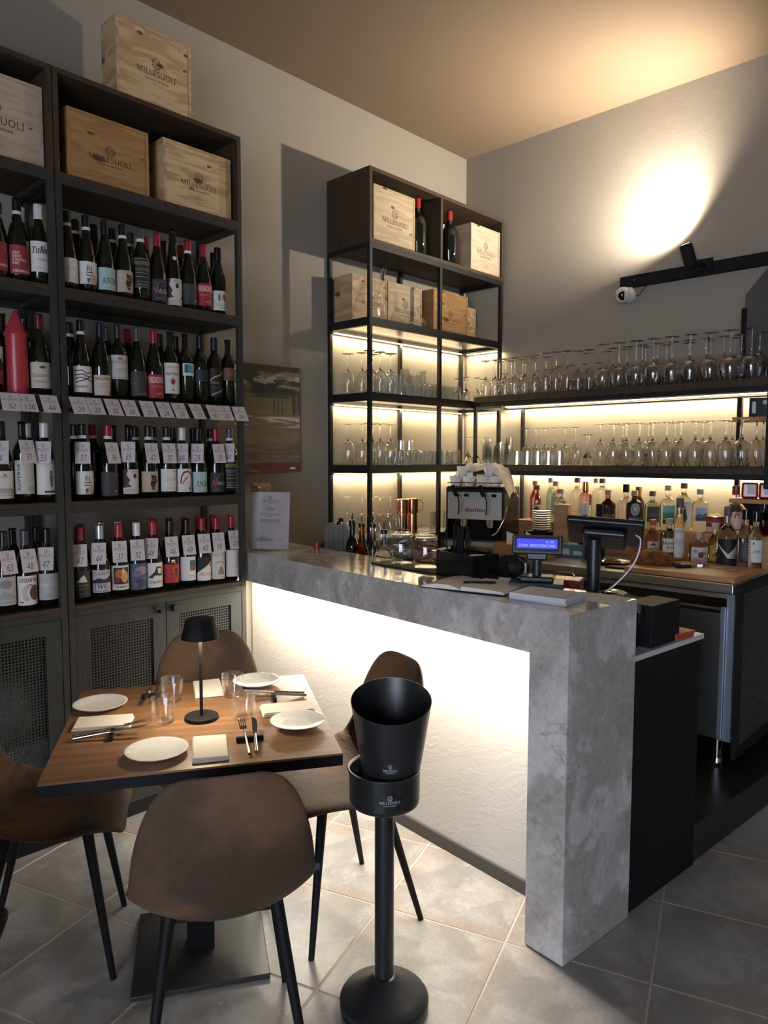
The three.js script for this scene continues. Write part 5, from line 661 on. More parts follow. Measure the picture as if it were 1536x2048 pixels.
// ---------------------------------------------------------------- bottles with pourers behind the bar, on the cabinet
function spirit(name, label, p, o) {                                     // o: r, h, neck, glass colour, cap, label
  const t = thing(name, label, 'bottle', p, o.turn ?? 0, o.group), { r, h, n = 0.014, sh = 0.62, k = 1 } = o, y1 = h * sh, y2 = h * (sh + (1 - sh) * 0.45);
  const prof = [[0, 0.004], [r * 0.8, 0.0008], [r * 0.95, 0.001], [r, 0.008], [r, y1], [r * (0.97), y1 + (y2 - y1) * 0.2], [mix(r, n, 0.45), y1 + (y2 - y1) * 0.62], [n * 1.15, y2], [n, y2 + 0.01], [n, h - 0.012], [n + 0.0018, h - 0.011], [n + 0.0018, h - 0.001], [0, h]];
  if (o.square) { const g = lathe(prof, 32), P = g.attributes.position; for (let i = 0; i < P.count; i++) { const x = P.getX(i), z = P.getZ(i), q = Math.hypot(x, z); if (q > n * 1.3) { const a = Math.atan2(z, x), f = Math.min(1.22, 1 / Math.pow(Math.abs(Math.cos(a)) ** 6 + Math.abs(Math.sin(a)) ** 6, 1 / 6)), w = mix(1, f * 0.92, sm(n * 1.3, r * 0.9, q)); P.setX(i, x * w); P.setZ(i, z * w); } } const c = toCreasedNormals(g, 0.7); part('glass_body', c, o.mat, t); } else part('glass_body', toCreasedNormals(lathe(prof, 32), 0.7), o.mat, t);
  if (o.cap) part('stopper', o.pour ? [cyl(n * 1.25, n * 1.1, 0.022, 0, h - 0.004, 0), cyl(0.004, 0.003, 0.035, 0, h + 0.018, 0)] : lathe([[n + 0.0022, h - (o.capH ?? 0.012)], [n + 0.0045, h - (o.capH ?? 0.012)], [n + 0.0045, h + 0.016], [n + 0.0025, h + 0.0185], [0, h + 0.0185]], 22), o.cap, t);
  if (o.lab) { const [i, a, b, half] = o.lab, g = o.square ? plain(new THREE.BoxGeometry(r * 1.5, b - a, 0.0008)).translate(0, (a + b) / 2, r * 0.935) : plain(new THREE.CylinderGeometry(r + 0.0006, r + 0.0006, b - a, 18, 1, true, -half, 2 * half)).translate(0, (a + b) / 2, 0); part('paper_label', cellUV(g, i), labelM, t); }
  return t;
}
const glassTint = (c, d = 0.03, r = 0.0) => std([1, 1, 1], r, { transmission: 1, thickness: 0.02, ior: 1.45, attenuationColor: rgb(...c), attenuationDistance: d });
const clear = glassTint([0.96, 0.97, 0.96], 0.4), amber = glassTint([0.55, 0.19, 0.04], 0.028), green = glassTint([0.45, 0.72, 0.5], 0.06), palegreen = glassTint([0.75, 0.86, 0.68], 0.1), mint = glassTint([0.6, 0.82, 0.74], 0.08), redL = glassTint([0.72, 0.04, 0.05], 0.04), pink = glassTint([0.9, 0.5, 0.45], 0.09), yellow = glassTint([0.86, 0.66, 0.14], 0.06), brownG = glassTint([0.42, 0.14, 0.04], 0.025), darkG = M.bottle;
const CY = 0.9058, corkM = M.cork, capK = capM(BLK);
spirit('pourer_bottle', 'dark bottle with a black pourer, first of the row behind the bar', K3(-1.67, CY, 0.5), { r: 0.034, h: 0.32, mat: darkG, cap: capK, pour: true });
spirit('pourer_bottle', 'amber syrup bottle with a black pourer behind the bar', K3(-1.592, CY, 0.5), { r: 0.04, h: 0.31, mat: amber, cap: capK, sh: 0.5, pour: true });
spirit('pourer_bottle', 'slim clear bottle with a black pourer behind the bar', K3(-1.505, CY, 0.5), { r: 0.028, h: 0.315, mat: clear, cap: capK, pour: true });
spirit('pourer_bottle', 'round-bodied clear bottle with a black pourer, nearest the clip jars', K3(-1.385, CY, 0.47), { r: 0.05, h: 0.295, mat: clear, cap: capK, sh: 0.6, pour: true });
// knitted covers, swing arm, red cap
{
  const cords = []; for (let k = 0; k < 10; k++) { const a = k / 10 * 6.2832, pr = [[0.033, 0.006], [0.036, 0.06], [0.036, 0.14], [0.036, 0.22], [0.032, 0.265], [0.02, 0.296], [0.006, 0.308]]; cords.push(tube(pr.map(([r, y], q) => [r * Math.cos(a + q * 0.06), y, r * Math.sin(a + q * 0.06)]), 0.0078, 22, 7)); } cords.push(cyl(0.029, 0.029, 0.26, 0, 0.002, 0)); const knit = merge(cords);
  const km = std([0.36, 0.35, 0.33], 0.95, { bumpMap: rep(tPlaster, 6, 30), bumpScale: 0.004 });
  solo('knitted_cover', knit, km, 'grey knitted bottle cover nearer the wall, behind the bar', 'bottle cover', 'knitted covers', K3(-1.842, CY, 0.5)); solo('knitted_cover', knit, km, 'grey knitted bottle cover beside the dark pourer bottle', 'bottle cover', 'knitted covers', K3(-1.757, CY, 0.5));
  const a = thing('swing_arm', 'black slanting arm at the wall behind the notice', 'arm'); part('arm_tube', rod(K3(-1.98, 1.06, 0.52), K3(-1.87, 1.225, 0.58), 0.009, 0.009), M.matte, a); part('arm_joint', place(new THREE.SphereGeometry(0.014, 14, 10), K3(-1.87, 1.225, 0.58)), M.matte, a); part('arm_foot', rod(K3(-1.98, 0.9058, 0.52), K3(-1.98, 1.06, 0.52), 0.011, 0.009), M.matte, a); part('arm_tip', rod(K3(-1.87, 1.225, 0.58), K3(-1.86, 1.19, 0.585), 0.008, 0.006), M.chrome, a);
  solo('red_pot', lathe([[0, 0], [0.014, 0], [0.015, 0.001], [0.0145, 0.026], [0.012, 0.028], [0, 0.028]], 24), std([0.28, 0.03, 0.02], 0.25), 'tiny dark red pot standing at the back edge of the bar', 'pot', null, onBar(-1.77, 0.35));
}
// dark round tray with its metal rim behind the jars
solo('round_tray', lathe([[0, 0], [0.16, 0], [0.168, 0.02], [0.17, 0.022], [0.172, 0.02], [0.163, -0.004], [0, -0.004]].map(([r, y]) => [r, y + 0.0045]), 48), std([0.05, 0.05, 0.05], 0.2, { metalness: 0.6 }), 'round dark tray on the cabinet behind the jars', 'tray', null, K3(-1.17, 0.9062, 0.62));
// ---------------------------------------------------------------- jars on a mat
solo('bar_mat', bx(-0.19, 0.19, 0, 0.006, -0.075, 0.075, 0.002), M.rubber, 'black rubber mat under the clip jars', 'mat', null, onBar(-0.985, 0.285), -TH);
const jarG = toCreasedNormals(lathe([[0, 0.008], [0.044, 0.008], [0.048, 0.014], [0.049, 0.095], [0.042, 0.112], [0.041, 0.125], [0.0435, 0.126], [0.0445, 0.112], [0.0515, 0.096], [0.051, 0.01], [0.047, 0.002], [0, 0]], 36), 0.7);
[[-1.055, 0.285, 'left clip-top jar holding black and white rings'], [-0.905, 0.285, 'right clip-top jar holding brown dried slices']].forEach(([u, v, l], k) => {
  const q = onBar(u, v, 1.1072), t = thing('clip_jar', l, 'jar', q, -TH); part('jar_glass', jarG, M.pane, t); part('jar_lid', lathe([[0, 0.127], [0.046, 0.127], [0.047, 0.13], [0.045, 0.135], [0.03, 0.138], [0, 0.1385]], 36), M.pane, t);
  part('seal_ring', place(new THREE.TorusGeometry(0.0445, 0.0022, 8, 36), [0, 0.1262, 0], [D90, 0, 0]), std([0.5, 0.35, 0.25], 0.6), t); part('wire_clip', [place(new THREE.TorusGeometry(0.0475, 0.0014, 6, 36), [0, 0.119, 0], [D90, 0, 0]), tube([[0.047, 0.119, 0], [0.056, 0.13, 0], [0.046, 0.146, 0], [0, 0.152, 0], [-0.046, 0.146, 0], [-0.049, 0.119, 0]], 0.0013, 24, 6)], M.steel, t);
  for (let i = 0; i < 13; i++) { const R = k ? 0.03 : rr(0.014, 0.024), a = rr(0, 6), d = k ? 0.008 : 0.019, m = part(numbered(k ? 'dried_slice' : 'bar_ring'), k ? lathe([[0.006, 0], [R, 0], [R + 0.002, 0.002], [R, 0.004], [0.006, 0.003], [0.006, 0]], 20) : plain(new THREE.TorusGeometry(R, 0.0018, 8, 24).rotateX(D90)), k ? std([[0.25, 0.1, 0.04], [0.4, 0.2, 0.08], [0.16, 0.07, 0.04]][i % 3], 0.6) : std(i % 3 ? [0.03, 0.03, 0.03] : [0.6, 0.6, 0.6], 0.5), scene); m.position.set(q[0] + d * Math.cos(a), q[1] + 0.022 + i * 0.0062, q[2] + d * Math.sin(a)); m.rotation.set(rr(-0.5, 0.5), rr(0, 6), rr(-0.5, 0.5)); tag(m, k ? 'dried brown slice inside the right clip-top jar' : 'thin ring inside the left clip-top jar', k ? 'dried slice' : 'ring', k ? 'slices in the right jar' : 'rings in the left jar'); }
});
// straw caddy
{
  const [x, y, z] = onBar(-0.665, 0.275), t = thing('straw_caddy', 'black bar caddy in the middle of the bar', 'caddy', [x, y, z], -TH - 0.12), W = 0.22, D = 0.13, h = 0.098;
  part('caddy_wall', [bx(-W / 2, W / 2, 0, 0.004, -D / 2, D / 2), bx(-W / 2, W / 2, 0.004, h, D / 2 - 0.004, D / 2, 0.001), bx(-W / 2, W / 2, 0.004, h, -D / 2, -D / 2 + 0.004), bx(-W / 2, -W / 2 + 0.004, 0.004, h, -D / 2, D / 2), bx(W / 2 - 0.004, W / 2, 0.004, h, -D / 2, D / 2)], M.gloss, t); part('divider', [bx(-0.002, 0.002, 0.004, h - 0.004, -D / 2 + 0.004, D / 2 - 0.004)], M.gloss, t);
  for (let i = 0; i < 20; i++) { const a = rr(-0.09, -0.012), b = rr(-0.04, 0.045), m = solo('straw', rod([a, 0.008, b * 0.7], [a + rr(-0.018, 0.018), rr(0.15, 0.2), b + rr(-0.012, 0.012)], 0.0031, 0.0031, 7), M.matte, 'black straw standing in the bar caddy', 'straw', 'black straws', [x, y, z], -TH - 0.12); }
  const c = thing('paper_cup', 'white paper cup in the right half of the bar caddy', 'cup', [x + 0.06, y + 0.0046, z + 0.012]); part('cup_wall', lathe([[0, 0], [0.026, 0], [0.034, 0.085], [0.0355, 0.086], [0.033, 0.087], [0.025, 0.003], [0, 0.003]], 24), M.paper, c);
  const bag = place(new THREE.SphereGeometry(0.045, 18, 12), [0, 0, 0]); const P = bag.attributes.position; for (let i = 0; i < P.count; i++) { const f = 1 + 0.16 * Math.sin(P.getX(i) * 160) * Math.cos(P.getZ(i) * 130); P.setXYZ(i, P.getX(i) * 1.5 * f, P.getY(i) * f, P.getZ(i) * 0.9 * f); } bag.computeVertexNormals(); const bg2 = solo('cable_bundle', bag, M.matte, 'bundled black cable behind the bar caddy and display', 'cable', null, K3(-0.49, 1.158, 0.335));
}
// notebook and pen
{
  const [x, y, z] = onBar(-0.5, 0.13), t = thing('notebook', 'open notebook with blank cream pages on the bar front', 'notebook', [x, y, z], 0.22); part('cover', bx(-0.165, 0.165, 0, 0.003, -0.11, 0.11, 0.001), M.matte, t);
  for (const s of [-1, 1]) { const n = 16, pos = [], uv = [], idx = [], hgt = (q) => 0.0045 + (s < 0 ? 0.017 * Math.pow(Math.sin(Math.min(1, q * 1.02) * Math.PI), 0.7) * (1 - q * 0.3) : 0.009 * Math.pow(1 - q, 0.35) + 0.004); for (let i = 0; i <= n; i++) { const q = i / n; for (const [zz, top] of [[0.106, 1], [-0.106, 1], [-0.106, 0], [0.106, 0]]) { pos.push(s * q * 0.16, top ? hgt(q) : 0.0032, zz); uv.push(q, zz); } } for (let i = 0; i < n; i++) for (let k = 0; k < 4; k++) { const a = i * 4 + k, b = i * 4 + (k + 1) % 4, c = a + 4, d = b + 4; s > 0 ? idx.push(a, c, b, b, c, d) : idx.push(a, b, c, b, d, c); } const e = n * 4; s > 0 ? idx.push(e, e + 2, e + 1, e, e + 3, e + 2) : idx.push(e, e + 1, e + 2, e, e + 2, e + 3); const g = new THREE.BufferGeometry(); g.setAttribute('position', new THREE.Float32BufferAttribute(pos, 3)); g.setAttribute('uv', new THREE.Float32BufferAttribute(uv, 2)); g.setIndex(idx); const q = plain(g); q.computeVertexNormals(); part('page_block', q, std([0.74, 0.70, 0.62], 0.85), t); }
  const p = thing('pen', 'black pen lying across the open notebook', 'pen', [x + 0.03, y + 0.0205, z + 0.0], 0.75); part('barrel', rod([-0.06, 0, 0], [0.055, 0.0, 0], 0.0045, 0.0045), M.black, p); part('tip', rod([-0.07, -0.001, 0], [-0.06, 0, 0], 0.001, 0.0043), M.steel, p); part('clip', cb(0.035, 0.001, 0.003, 0.035, 0.0052, 0), M.steel, p);
}
// menus and loose papers
{
  const [x, y, z] = onBar(-0.19, 0.15); for (let i = 0; i < 7; i++) { const m = solo('menu', bx(-0.1, 0.1, 0, 0.0028, -0.075, 0.075), std([0.66 - i % 2 * 0.06, 0.65 - i % 2 * 0.05, 0.70 - i % 2 * 0.03], 0.75), i === 6 ? 'topmost pale menu of the stack near the bar corner' : 'pale menu within the stack near the bar corner', 'menu', 'menus stacked at the bar corner', [x + rr(-0.003, 0.003), y + i * 0.0031, z + rr(-0.003, 0.003)], 0.08 + rr(-0.03, 0.03)); }
  const q = onBar(-0.095, 0.29); [0, 1].forEach((i) => solo('paper_sheet', bx(-0.09, 0.09, 0, 0.0006, -0.07, 0.07), M.paper, i ? 'upper loose paper at the back of the bar corner' : 'lower loose paper at the back of the bar corner', 'paper', 'loose papers', [q[0] - i * 0.03, q[1] + i * 0.0008, q[2] + i * 0.004], 0.05 + i * 0.25));
  solo('printed_card', bx(-0.05, 0.05, 0, 0.075, -0.0006, 0.0006), std([0.66, 0.66, 0.72], 0.7), 'white card leaning behind the customer display', 'card', null, onBar(-0.47, 0.33), -TH);
}
// customer display
const lcdT = tex(256, 64, null, true, (x) => { x.fillStyle = '#1010e0'; x.fillRect(0, 0, 256, 64); ink(x, 0, '0,00', 236, 20, 'bold 22px monospace', '#8fb0ff', 'right'); ink(x, 0, 'STATO REGISTRAZIONE', 128, 46, 'bold 24px monospace', '#8fb0ff', 'center', 232); });
{
  const [x, y, z] = onBar(-0.35, 0.3), turn = 0.5, t = thing('customer_display', 'dark customer display with a lit blue screen on the bar', 'display', [x, y, z], turn), blk = std([0.018, 0.022, 0.028], 0.42);
  part('display_foot', [bx(-0.095, 0.095, 0, 0.022, -0.055, 0.055, 0.004), bx(-0.06, 0.06, 0.02, 0.042, -0.045, 0.03, 0.008)], blk, t); part('display_stem', [cyl(0.017, 0.015, 0.07, 0, 0.038, -0.008, 20), bx(-0.035, 0.035, 0.1, 0.125, -0.025, 0.012, 0.005)], blk, t);
  const h = new THREE.Group(); h.name = 'display_head'; t.add(h); h.position.set(0, 0.152, -0.005); h.rotation.x = -0.2; part('head_case', bx(-0.088, 0.088, -0.034, 0.034, -0.02, 0.018, 0.006), blk, h); part('bezel', bx(-0.078, 0.078, -0.026, 0.027, 0.0182, 0.0192), M.gloss, h);
  const g = plain(new THREE.BoxGeometry(0.142, 0.034, 0.001)); g.translate(0, 0.003, 0.0199); part('lcd_screen', g, std([0.02, 0.02, 0.2], 0.3, { emissive: rgb(1, 1, 1), emissiveMap: lcdT, emissiveIntensity: 1.0 }), h, 'lit blue screen with pale lettering');
}
// red cash tin
{ const [x, y, z] = onBar(-0.34, 0.352), t = thing('cash_tin', 'small dark red cash tin behind the customer display', 'cash tin', [x, 0.9058, z - 0.12], 0.3); part('tin_body', bx(-0.062, 0.062, 0, 0.21, -0.05, 0.05, 0.006), std([0.22, 0.015, 0.02], 0.3), t); part('tin_handle', tube([[-0.035, 0.211, 0], [-0.034, 0.225, 0], [0, 0.229, 0], [0.034, 0.225, 0], [0.035, 0.211, 0]], 0.003, 20, 6), M.chrome, t); }
// tablet till on its pole
{
  const [x, , z] = onBar(-0.215, 0.45), t = thing('tablet_till', 'tablet till seen from behind on a thick black pole', 'till', [x, 0.9058, z], 0.35), bk = std([0.01, 0.012, 0.018], 0.35);
  part('pole', [cyl(0.045, 0.045, 0.008, 0, 0, 0, 32), cyl(0.024, 0.024, 0.36, 0, 0.008, 0, 26)], bk, t);
  const h = new THREE.Group(); h.name = 'tablet'; h.position.set(0.035, 0.398, -0.01); h.rotation.set(1.02, 0.0, -0.1); t.add(h); part('tablet_case', bx(-0.13, 0.13, -0.09, 0.09, -0.012, 0.012, 0.008), bk, h); part('tablet_mount', [bx(-0.075, 0.075, -0.07, 0.05, 0.0125, 0.04, 0.012), cyl(0.028, 0.024, 0.03, -0.03, -0.085, 0.03, 20)], bk, h); part('tablet_screen', bx(-0.128, 0.128, -0.078, 0.078, -0.0135, -0.0125), std([0.02, 0.025, 0.04], 0.1), h);
  const w = solo('charging_cable', tube([[x + 0.155, 1.30, z + 0.0], [x + 0.175, 1.29, z + 0.01], [x + 0.17, 1.22, z + 0.03], [x + 0.12, 1.14, z + 0.06], [x + 0.085, 1.105, z + 0.075]], 0.0028, 40, 8), std([0.7, 0.7, 0.72], 0.5), 'white charging cable hanging from the tablet till', 'cable');
}
// card terminal
{ const [x, , z] = onBar(-0.115, 0.455), t = thing('card_terminal', 'black card terminal with a chrome edge behind the bar corner', 'card terminal', [x, 1.005, z], 0.15); part('terminal_body', (() => { const s = new THREE.Shape(); s.moveTo(-0.075, 0); s.lineTo(0.08, 0); s.lineTo(0.08, 0.03); s.lineTo(0.02, 0.085); s.quadraticCurveTo(-0.03, 0.1, -0.06, 0.085); s.lineTo(-0.075, 0.05); s.closePath(); const g = new THREE.ExtrudeGeometry(s, { depth: 0.07, bevelEnabled: true, bevelThickness: 0.003, bevelSize: 0.003, bevelSegments: 2 }); g.translate(0, 0, -0.035); return plain(g); })(), M.gloss, t); part('chrome_edge', tube([[-0.062, 0.091, 0.037], [-0.03, 0.102, 0.037], [0.022, 0.09, 0.037], [0.084, 0.034, 0.037]], 0.0018, 24, 6), M.chrome, t); part('terminal_stand', bx(-0.06, 0.06, -0.0985, -0.003, -0.03, 0.03), M.matte, t); }
// under-bar odds: black box, red booklets, white box
solo('black_crate', bx(-0.11, 0.0, 0, 0.148, -0.085, 0.11, 0.003), M.matte, 'black box on the cabinet behind the stone end', 'box', null, K3(-0.02, 0.9058, 0.625), -TH);
[0, 1].forEach((i) => solo('red_booklet', bx(-0.1, 0.04, 0, 0.012, -0.06, 0.06), std([0.4, 0.07, 0.04], 0.6), i ? 'upper red booklet on the cabinet end' : 'lower red booklet on the cabinet end', 'booklet', 'red booklets', [K(-0.05, 0.74)[0], 0.9058 + i * 0.0125, K(-0.05, 0.74)[1]], -TH - i * 0.08));
solo('white_box', bx(-0.06, -0.005, 0, 0.03, -0.04, 0.03, 0.003), M.paper, 'small white box on the red booklets', 'box', null, [K(-0.05, 0.74)[0], 0.9312, K(-0.05, 0.74)[1]], -TH);

// ---------------------------------------------------------------- coffee machine in the corner
{
  const P0 = [0.56, 1.001, 0.525], turn = 0.36, t = thing('coffee_machine', 'two-group chrome espresso machine with black sides in the corner', 'coffee machine', P0, turn), w = 0.17, D = 0.2;
  part('machine_body', [bx(-w, w, 0.03, 0.375, -D, 0.06, 0.004), bx(-w, w, 0.2, 0.375, 0.06, D - 0.012, 0.004)], M.matte, t); part('side_cover', bx(w, w + 0.012, 0.03, 0.382, -D, D - 0.01, 0.004), M.black, t); part('side_cover', bx(-w - 0.012, -w, 0.03, 0.382, -D, D - 0.01, 0.004), M.black, t);
  const scr = tex(256, 128, null, true, (x) => { x.fillStyle = '#fff'; x.fillRect(0, 0, 256, 128); ink(x, 0, 'Martino', 128, 84, 'italic bold 24px serif', '#7a3a2c'); });
  const g = plain(new THREE.BoxGeometry(2 * w - 0.004, 0.165, 0.006)); g.translate(0, 0.272, D - 0.006); part('front_panel', g, std([0.78, 0.76, 0.72], 0.2, { metalness: 0.75, map: scr }), t, 'mirror-polished front panel with script lettering');
  part('cup_rail', [bx(-w, w, 0.383, 0.39, -D, D, 0.002), tube([[-w, 0.41, D - 0.005], [0, 0.41, D], [w, 0.41, D - 0.005]], 0.004, 12, 8)], M.chrome, t);
  part('drip_tray', [bx(-w, w, 0.03, 0.062, 0.062, D + 0.05, 0.004)], M.steel, t); part('drip_grate', bx(-w + 0.01, w - 0.01, 0.063, 0.067, 0.07, D + 0.045), std([0.12, 0.12, 0.12], 0.4, { metalness: 0.8 }), t);
  for (const s of [-1, 1]) for (const z of [-D + 0.03, D - 0.03]) part('foot', cyl(0.016, 0.016, 0.029, s * (w - 0.03), 0.0006, z), M.matte, t);
  for (const s of [-0.085, 0.085]) { const h = part('group_head', [cyl(0.032, 0.034, 0.05, s, 0.15, D - 0.07, 26), cyl(0.026, 0.026, 0.014, s, 0.136, D - 0.07, 24)], M.chrome, t); part('portafilter', [cyl(0.033, 0.033, 0.02, s, 0.118, D - 0.07, 26), rod([s, 0.126, D - 0.05], [s + 0.012, 0.112, D + 0.02], 0.008, 0.009), rod([s + 0.012, 0.112, D + 0.02], [s + 0.02, 0.1, D + 0.085], 0.012, 0.014)], M.matte, h); }
  for (const s of [-0.1, 0.07]) { const v = part('steam_lever', [rod([s, 0.335, D - 0.004], [s - 0.005, 0.345, D + 0.03], 0.006, 0.006, 10), rod([s - 0.005, 0.33, D + 0.03], [s - 0.028, 0.395, D + 0.045], 0.01, 0.016, 12)], M.matte, t); part('steam_pipe', tube([[s, 0.335, D + 0.03], [s + 0.012, 0.31, D + 0.035], [s + 0.012, 0.25, D + 0.03], [s + 0.01, 0.22, D + 0.034]], 0.0035, 20, 8), M.matte, v); part('switch', cb(0.03, 0.018, 0.006, s + 0.05, 0.335, D - 0.001, 0.002), M.gloss, t); }
  part('steam_wand', tube([[w + 0.02, 0.26, D - 0.03], [w + 0.03, 0.27, D], [w + 0.02, 0.2, D + 0.03], [w - 0.02, 0.12, D + 0.04], [w - 0.05, 0.1, D + 0.045]], 0.0045, 30, 8), M.chrome, t);
  const R = (x, y, z) => [P0[0] + x * Math.cos(turn) + z * Math.sin(turn), P0[1] + y, P0[2] - x * Math.sin(turn) + z * Math.cos(turn)];
  const cupG = lathe([[0, 0.004], [0.02, 0.004], [0.022, 0], [0.024, 0.002], [0.034, 0.03], [0.0385, 0.055], [0.039, 0.0585], [0.0375, 0.0585], [0.033, 0.033], [0.02, 0.008], [0, 0.007]], 28), cupH = tube([[0.034, 0.046, 0], [0.052, 0.048, 0], [0.056, 0.032, 0], [0.044, 0.02, 0], [0.03, 0.022, 0]], 0.0035, 18, 8);
  [[-0.135, 0.15, 0, 'at the left end of the machine top'], [-0.05, 0.15, 0, 'second from the left on the machine top'], [0.035, 0.15, 0, 'third from the left on the machine top'], [0.12, 0.15, 0, 'at the right end of the machine top'], [-0.09, 0.145, 1, 'upper left, stacked on the machine top'], [0.078, 0.145, 1, 'upper right, stacked on the machine top']].forEach(([x, z, lv, l]) => { const q = R(x, 0.391 + lv * 0.0595, z), c = thing('espresso_cup', `white coffee cup ${l}`, 'cup', q, turn + rr(-0.6, 0.6), 'cups on the coffee machine'); part('cup_bowl', cupG, M.china, c); part('cup_handle', cupH, M.china, c); });
  // towel thrown over the cups
  const n = 30, pos = [], uv = [], idx = []; for (let j = 0; j <= n; j++) for (let i = 0; i <= n; i++) { const a = i / n, b = j / n, x = mix(-0.15, 0.21, a), z = mix(-0.08, 0.17, b); let y = 0.515 - 0.10 * sm(0.68, 1.0, a) - 0.05 * sm(0.25, 0, a) + 0.008 * Math.sin(a * 17 + b * 5) + 0.006 * Math.sin(b * 21 - a * 6) - 0.03 * sm(0.35, 0, b) * Math.abs(Math.sin(a * 8)); if (a > 0.86) y -= (a - 0.86) * 0.5; y -= 0.03 * sm(0.85, 1, b); pos.push(...R(x, y, z)); uv.push(x * 2, z * 2); }
  for (let j = 0; j < n; j++) for (let i = 0; i < n; i++) { const a = j * (n + 1) + i; idx.push(a, a + n + 1, a + 1, a + 1, a + n + 1, a + n + 2); } const tg = new THREE.BufferGeometry(); tg.setAttribute('position', new THREE.Float32BufferAttribute(pos, 3)); tg.setAttribute('uv', new THREE.Float32BufferAttribute(uv, 2)); tg.setIndex(idx); tg.computeVertexNormals();
  solo('towel', plain(tg), std([0.62, 0.6, 0.56], 0.9, { side: THREE.DoubleSide, bumpMap: rep(tPlaster, 8), bumpScale: 0.002 }), 'crumpled white towel thrown over the cups on the coffee machine', 'towel');
}
// ---------------------------------------------------------------- worktop beside the machine
for (let i = 0; i < 9; i++) solo('saucer', lathe([[0, 0.002], [0.03, 0.002], [0.032, 0], [0.036, 0.001], [0.058, 0.011], [0.06, 0.013], [0.056, 0.013], [0.034, 0.0045], [0, 0.0045]], 36), std([0.5, 0.5, 0.5], 0.2), i === 8 ? 'topmost saucer of the stack beside the coffee machine' : `${ORD[i]} saucer from the bottom of the stack beside the coffee machine`, 'saucer', 'saucers stacked by the coffee machine', [0.93, 1.125 + i * 0.0135, 0.44]);
solo('storage_box', bx(-0.08, 0.08, 0, 0.123, -0.07, 0.07, 0.003), M.matte, 'dark box carrying the saucer stack', 'box', null, [0.93, 1.0008, 0.44]);
solo('wooden_block', bx(-0.042, 0.042, 0, 0.29, -0.04, 0.04, 0.003), M.board, 'upright light wooden block beside the saucers', 'block', null, [1.07, 1.0008, 0.44], 0.3);
{ const t = thing('wooden_tray', 'shallow wooden tray holding white paper beside the coffee machine', 'tray', [0.99, 1.0008, 0.715], 0.1), q = M.board; part('tray_base', bx(-0.165, 0.165, 0, 0.008, -0.07, 0.07), q, t); part('tray_side', bx(-0.165, 0.165, 0.008, 0.072, 0.06, 0.07, 0.002), q, t); part('tray_side', bx(-0.165, 0.165, 0.008, 0.072, -0.07, -0.06, 0.002), q, t); part('tray_side', bx(-0.165, -0.155, 0.008, 0.072, -0.06, 0.06), q, t); part('tray_side', bx(0.155, 0.165, 0.008, 0.072, -0.06, 0.06), q, t); }
{ const pos = [-0.09, 0.02, 0.05, 0.1, 0.03, 0.05, -0.11, 0.13, -0.02, 0.0, 0.09, -0.01, 0.0, 0.135, -0.03, 0.13, 0.05, 0.0], g = new THREE.BufferGeometry(); g.setAttribute('position', new THREE.Float32BufferAttribute(pos, 3)); g.setIndex([0, 1, 2, 1, 3, 2, 1, 5, 3, 3, 5, 4]); g.computeVertexNormals(); const q = plain(g); solo('paper_bag', q, std([0.7, 0.68, 0.64], 0.8, { side: THREE.DoubleSide }), 'crumpled white paper sticking out of the wooden tray', 'paper', null, [0.99, 1.0095, 0.715], 0.35); }
{ const t = thing('tea_box', 'blue and white box lying on the steel worktop behind the till', 'box', [1.17, 1.0008, 0.5], 0.25); part('box_body', bx(-0.08, 0.08, 0, 0.07, -0.05, 0.05, 0.001), std([0.07, 0.2, 0.3], 0.5), t); part('box_print', bx(-0.07, 0.0, 0.012, 0.045, 0.0502, 0.0508), M.paper, t); part('box_print', bx(0.02, 0.07, 0.012, 0.035, 0.0502, 0.0508), M.paper, t); }
{ const t = thing('steel_platter', 'oval polished steel platter on the worktop behind the till', 'platter', [1.47, 1.0008, 0.63], 0.1); const g = lathe([[0, 0.001], [0.08, 0.001], [0.1, 0.01], [0.12, 0.014], [0.121, 0.0155], [0.1, 0.0125], [0.08, 0.003], [0, 0.003]], 40); g.scale(1.15, 1, 0.75); part('platter', g, M.chrome, t); }
{ const t = thing('cutting_board', 'large light wooden chopping board at the end of the back bar', 'cutting board'); part('board', bx(1.645, 2.168, 1.0008, 1.026, 0.43, 0.835, 0.005), M.board, t); }
solo('dark_slate', bx(-0.06, 0.06, 0, 0.008, -0.06, 0.06, 0.002), M.matte, 'dark slate between the platter and the bread', 'slate', null, [1.575, 1.0008, 0.72], 0.1);
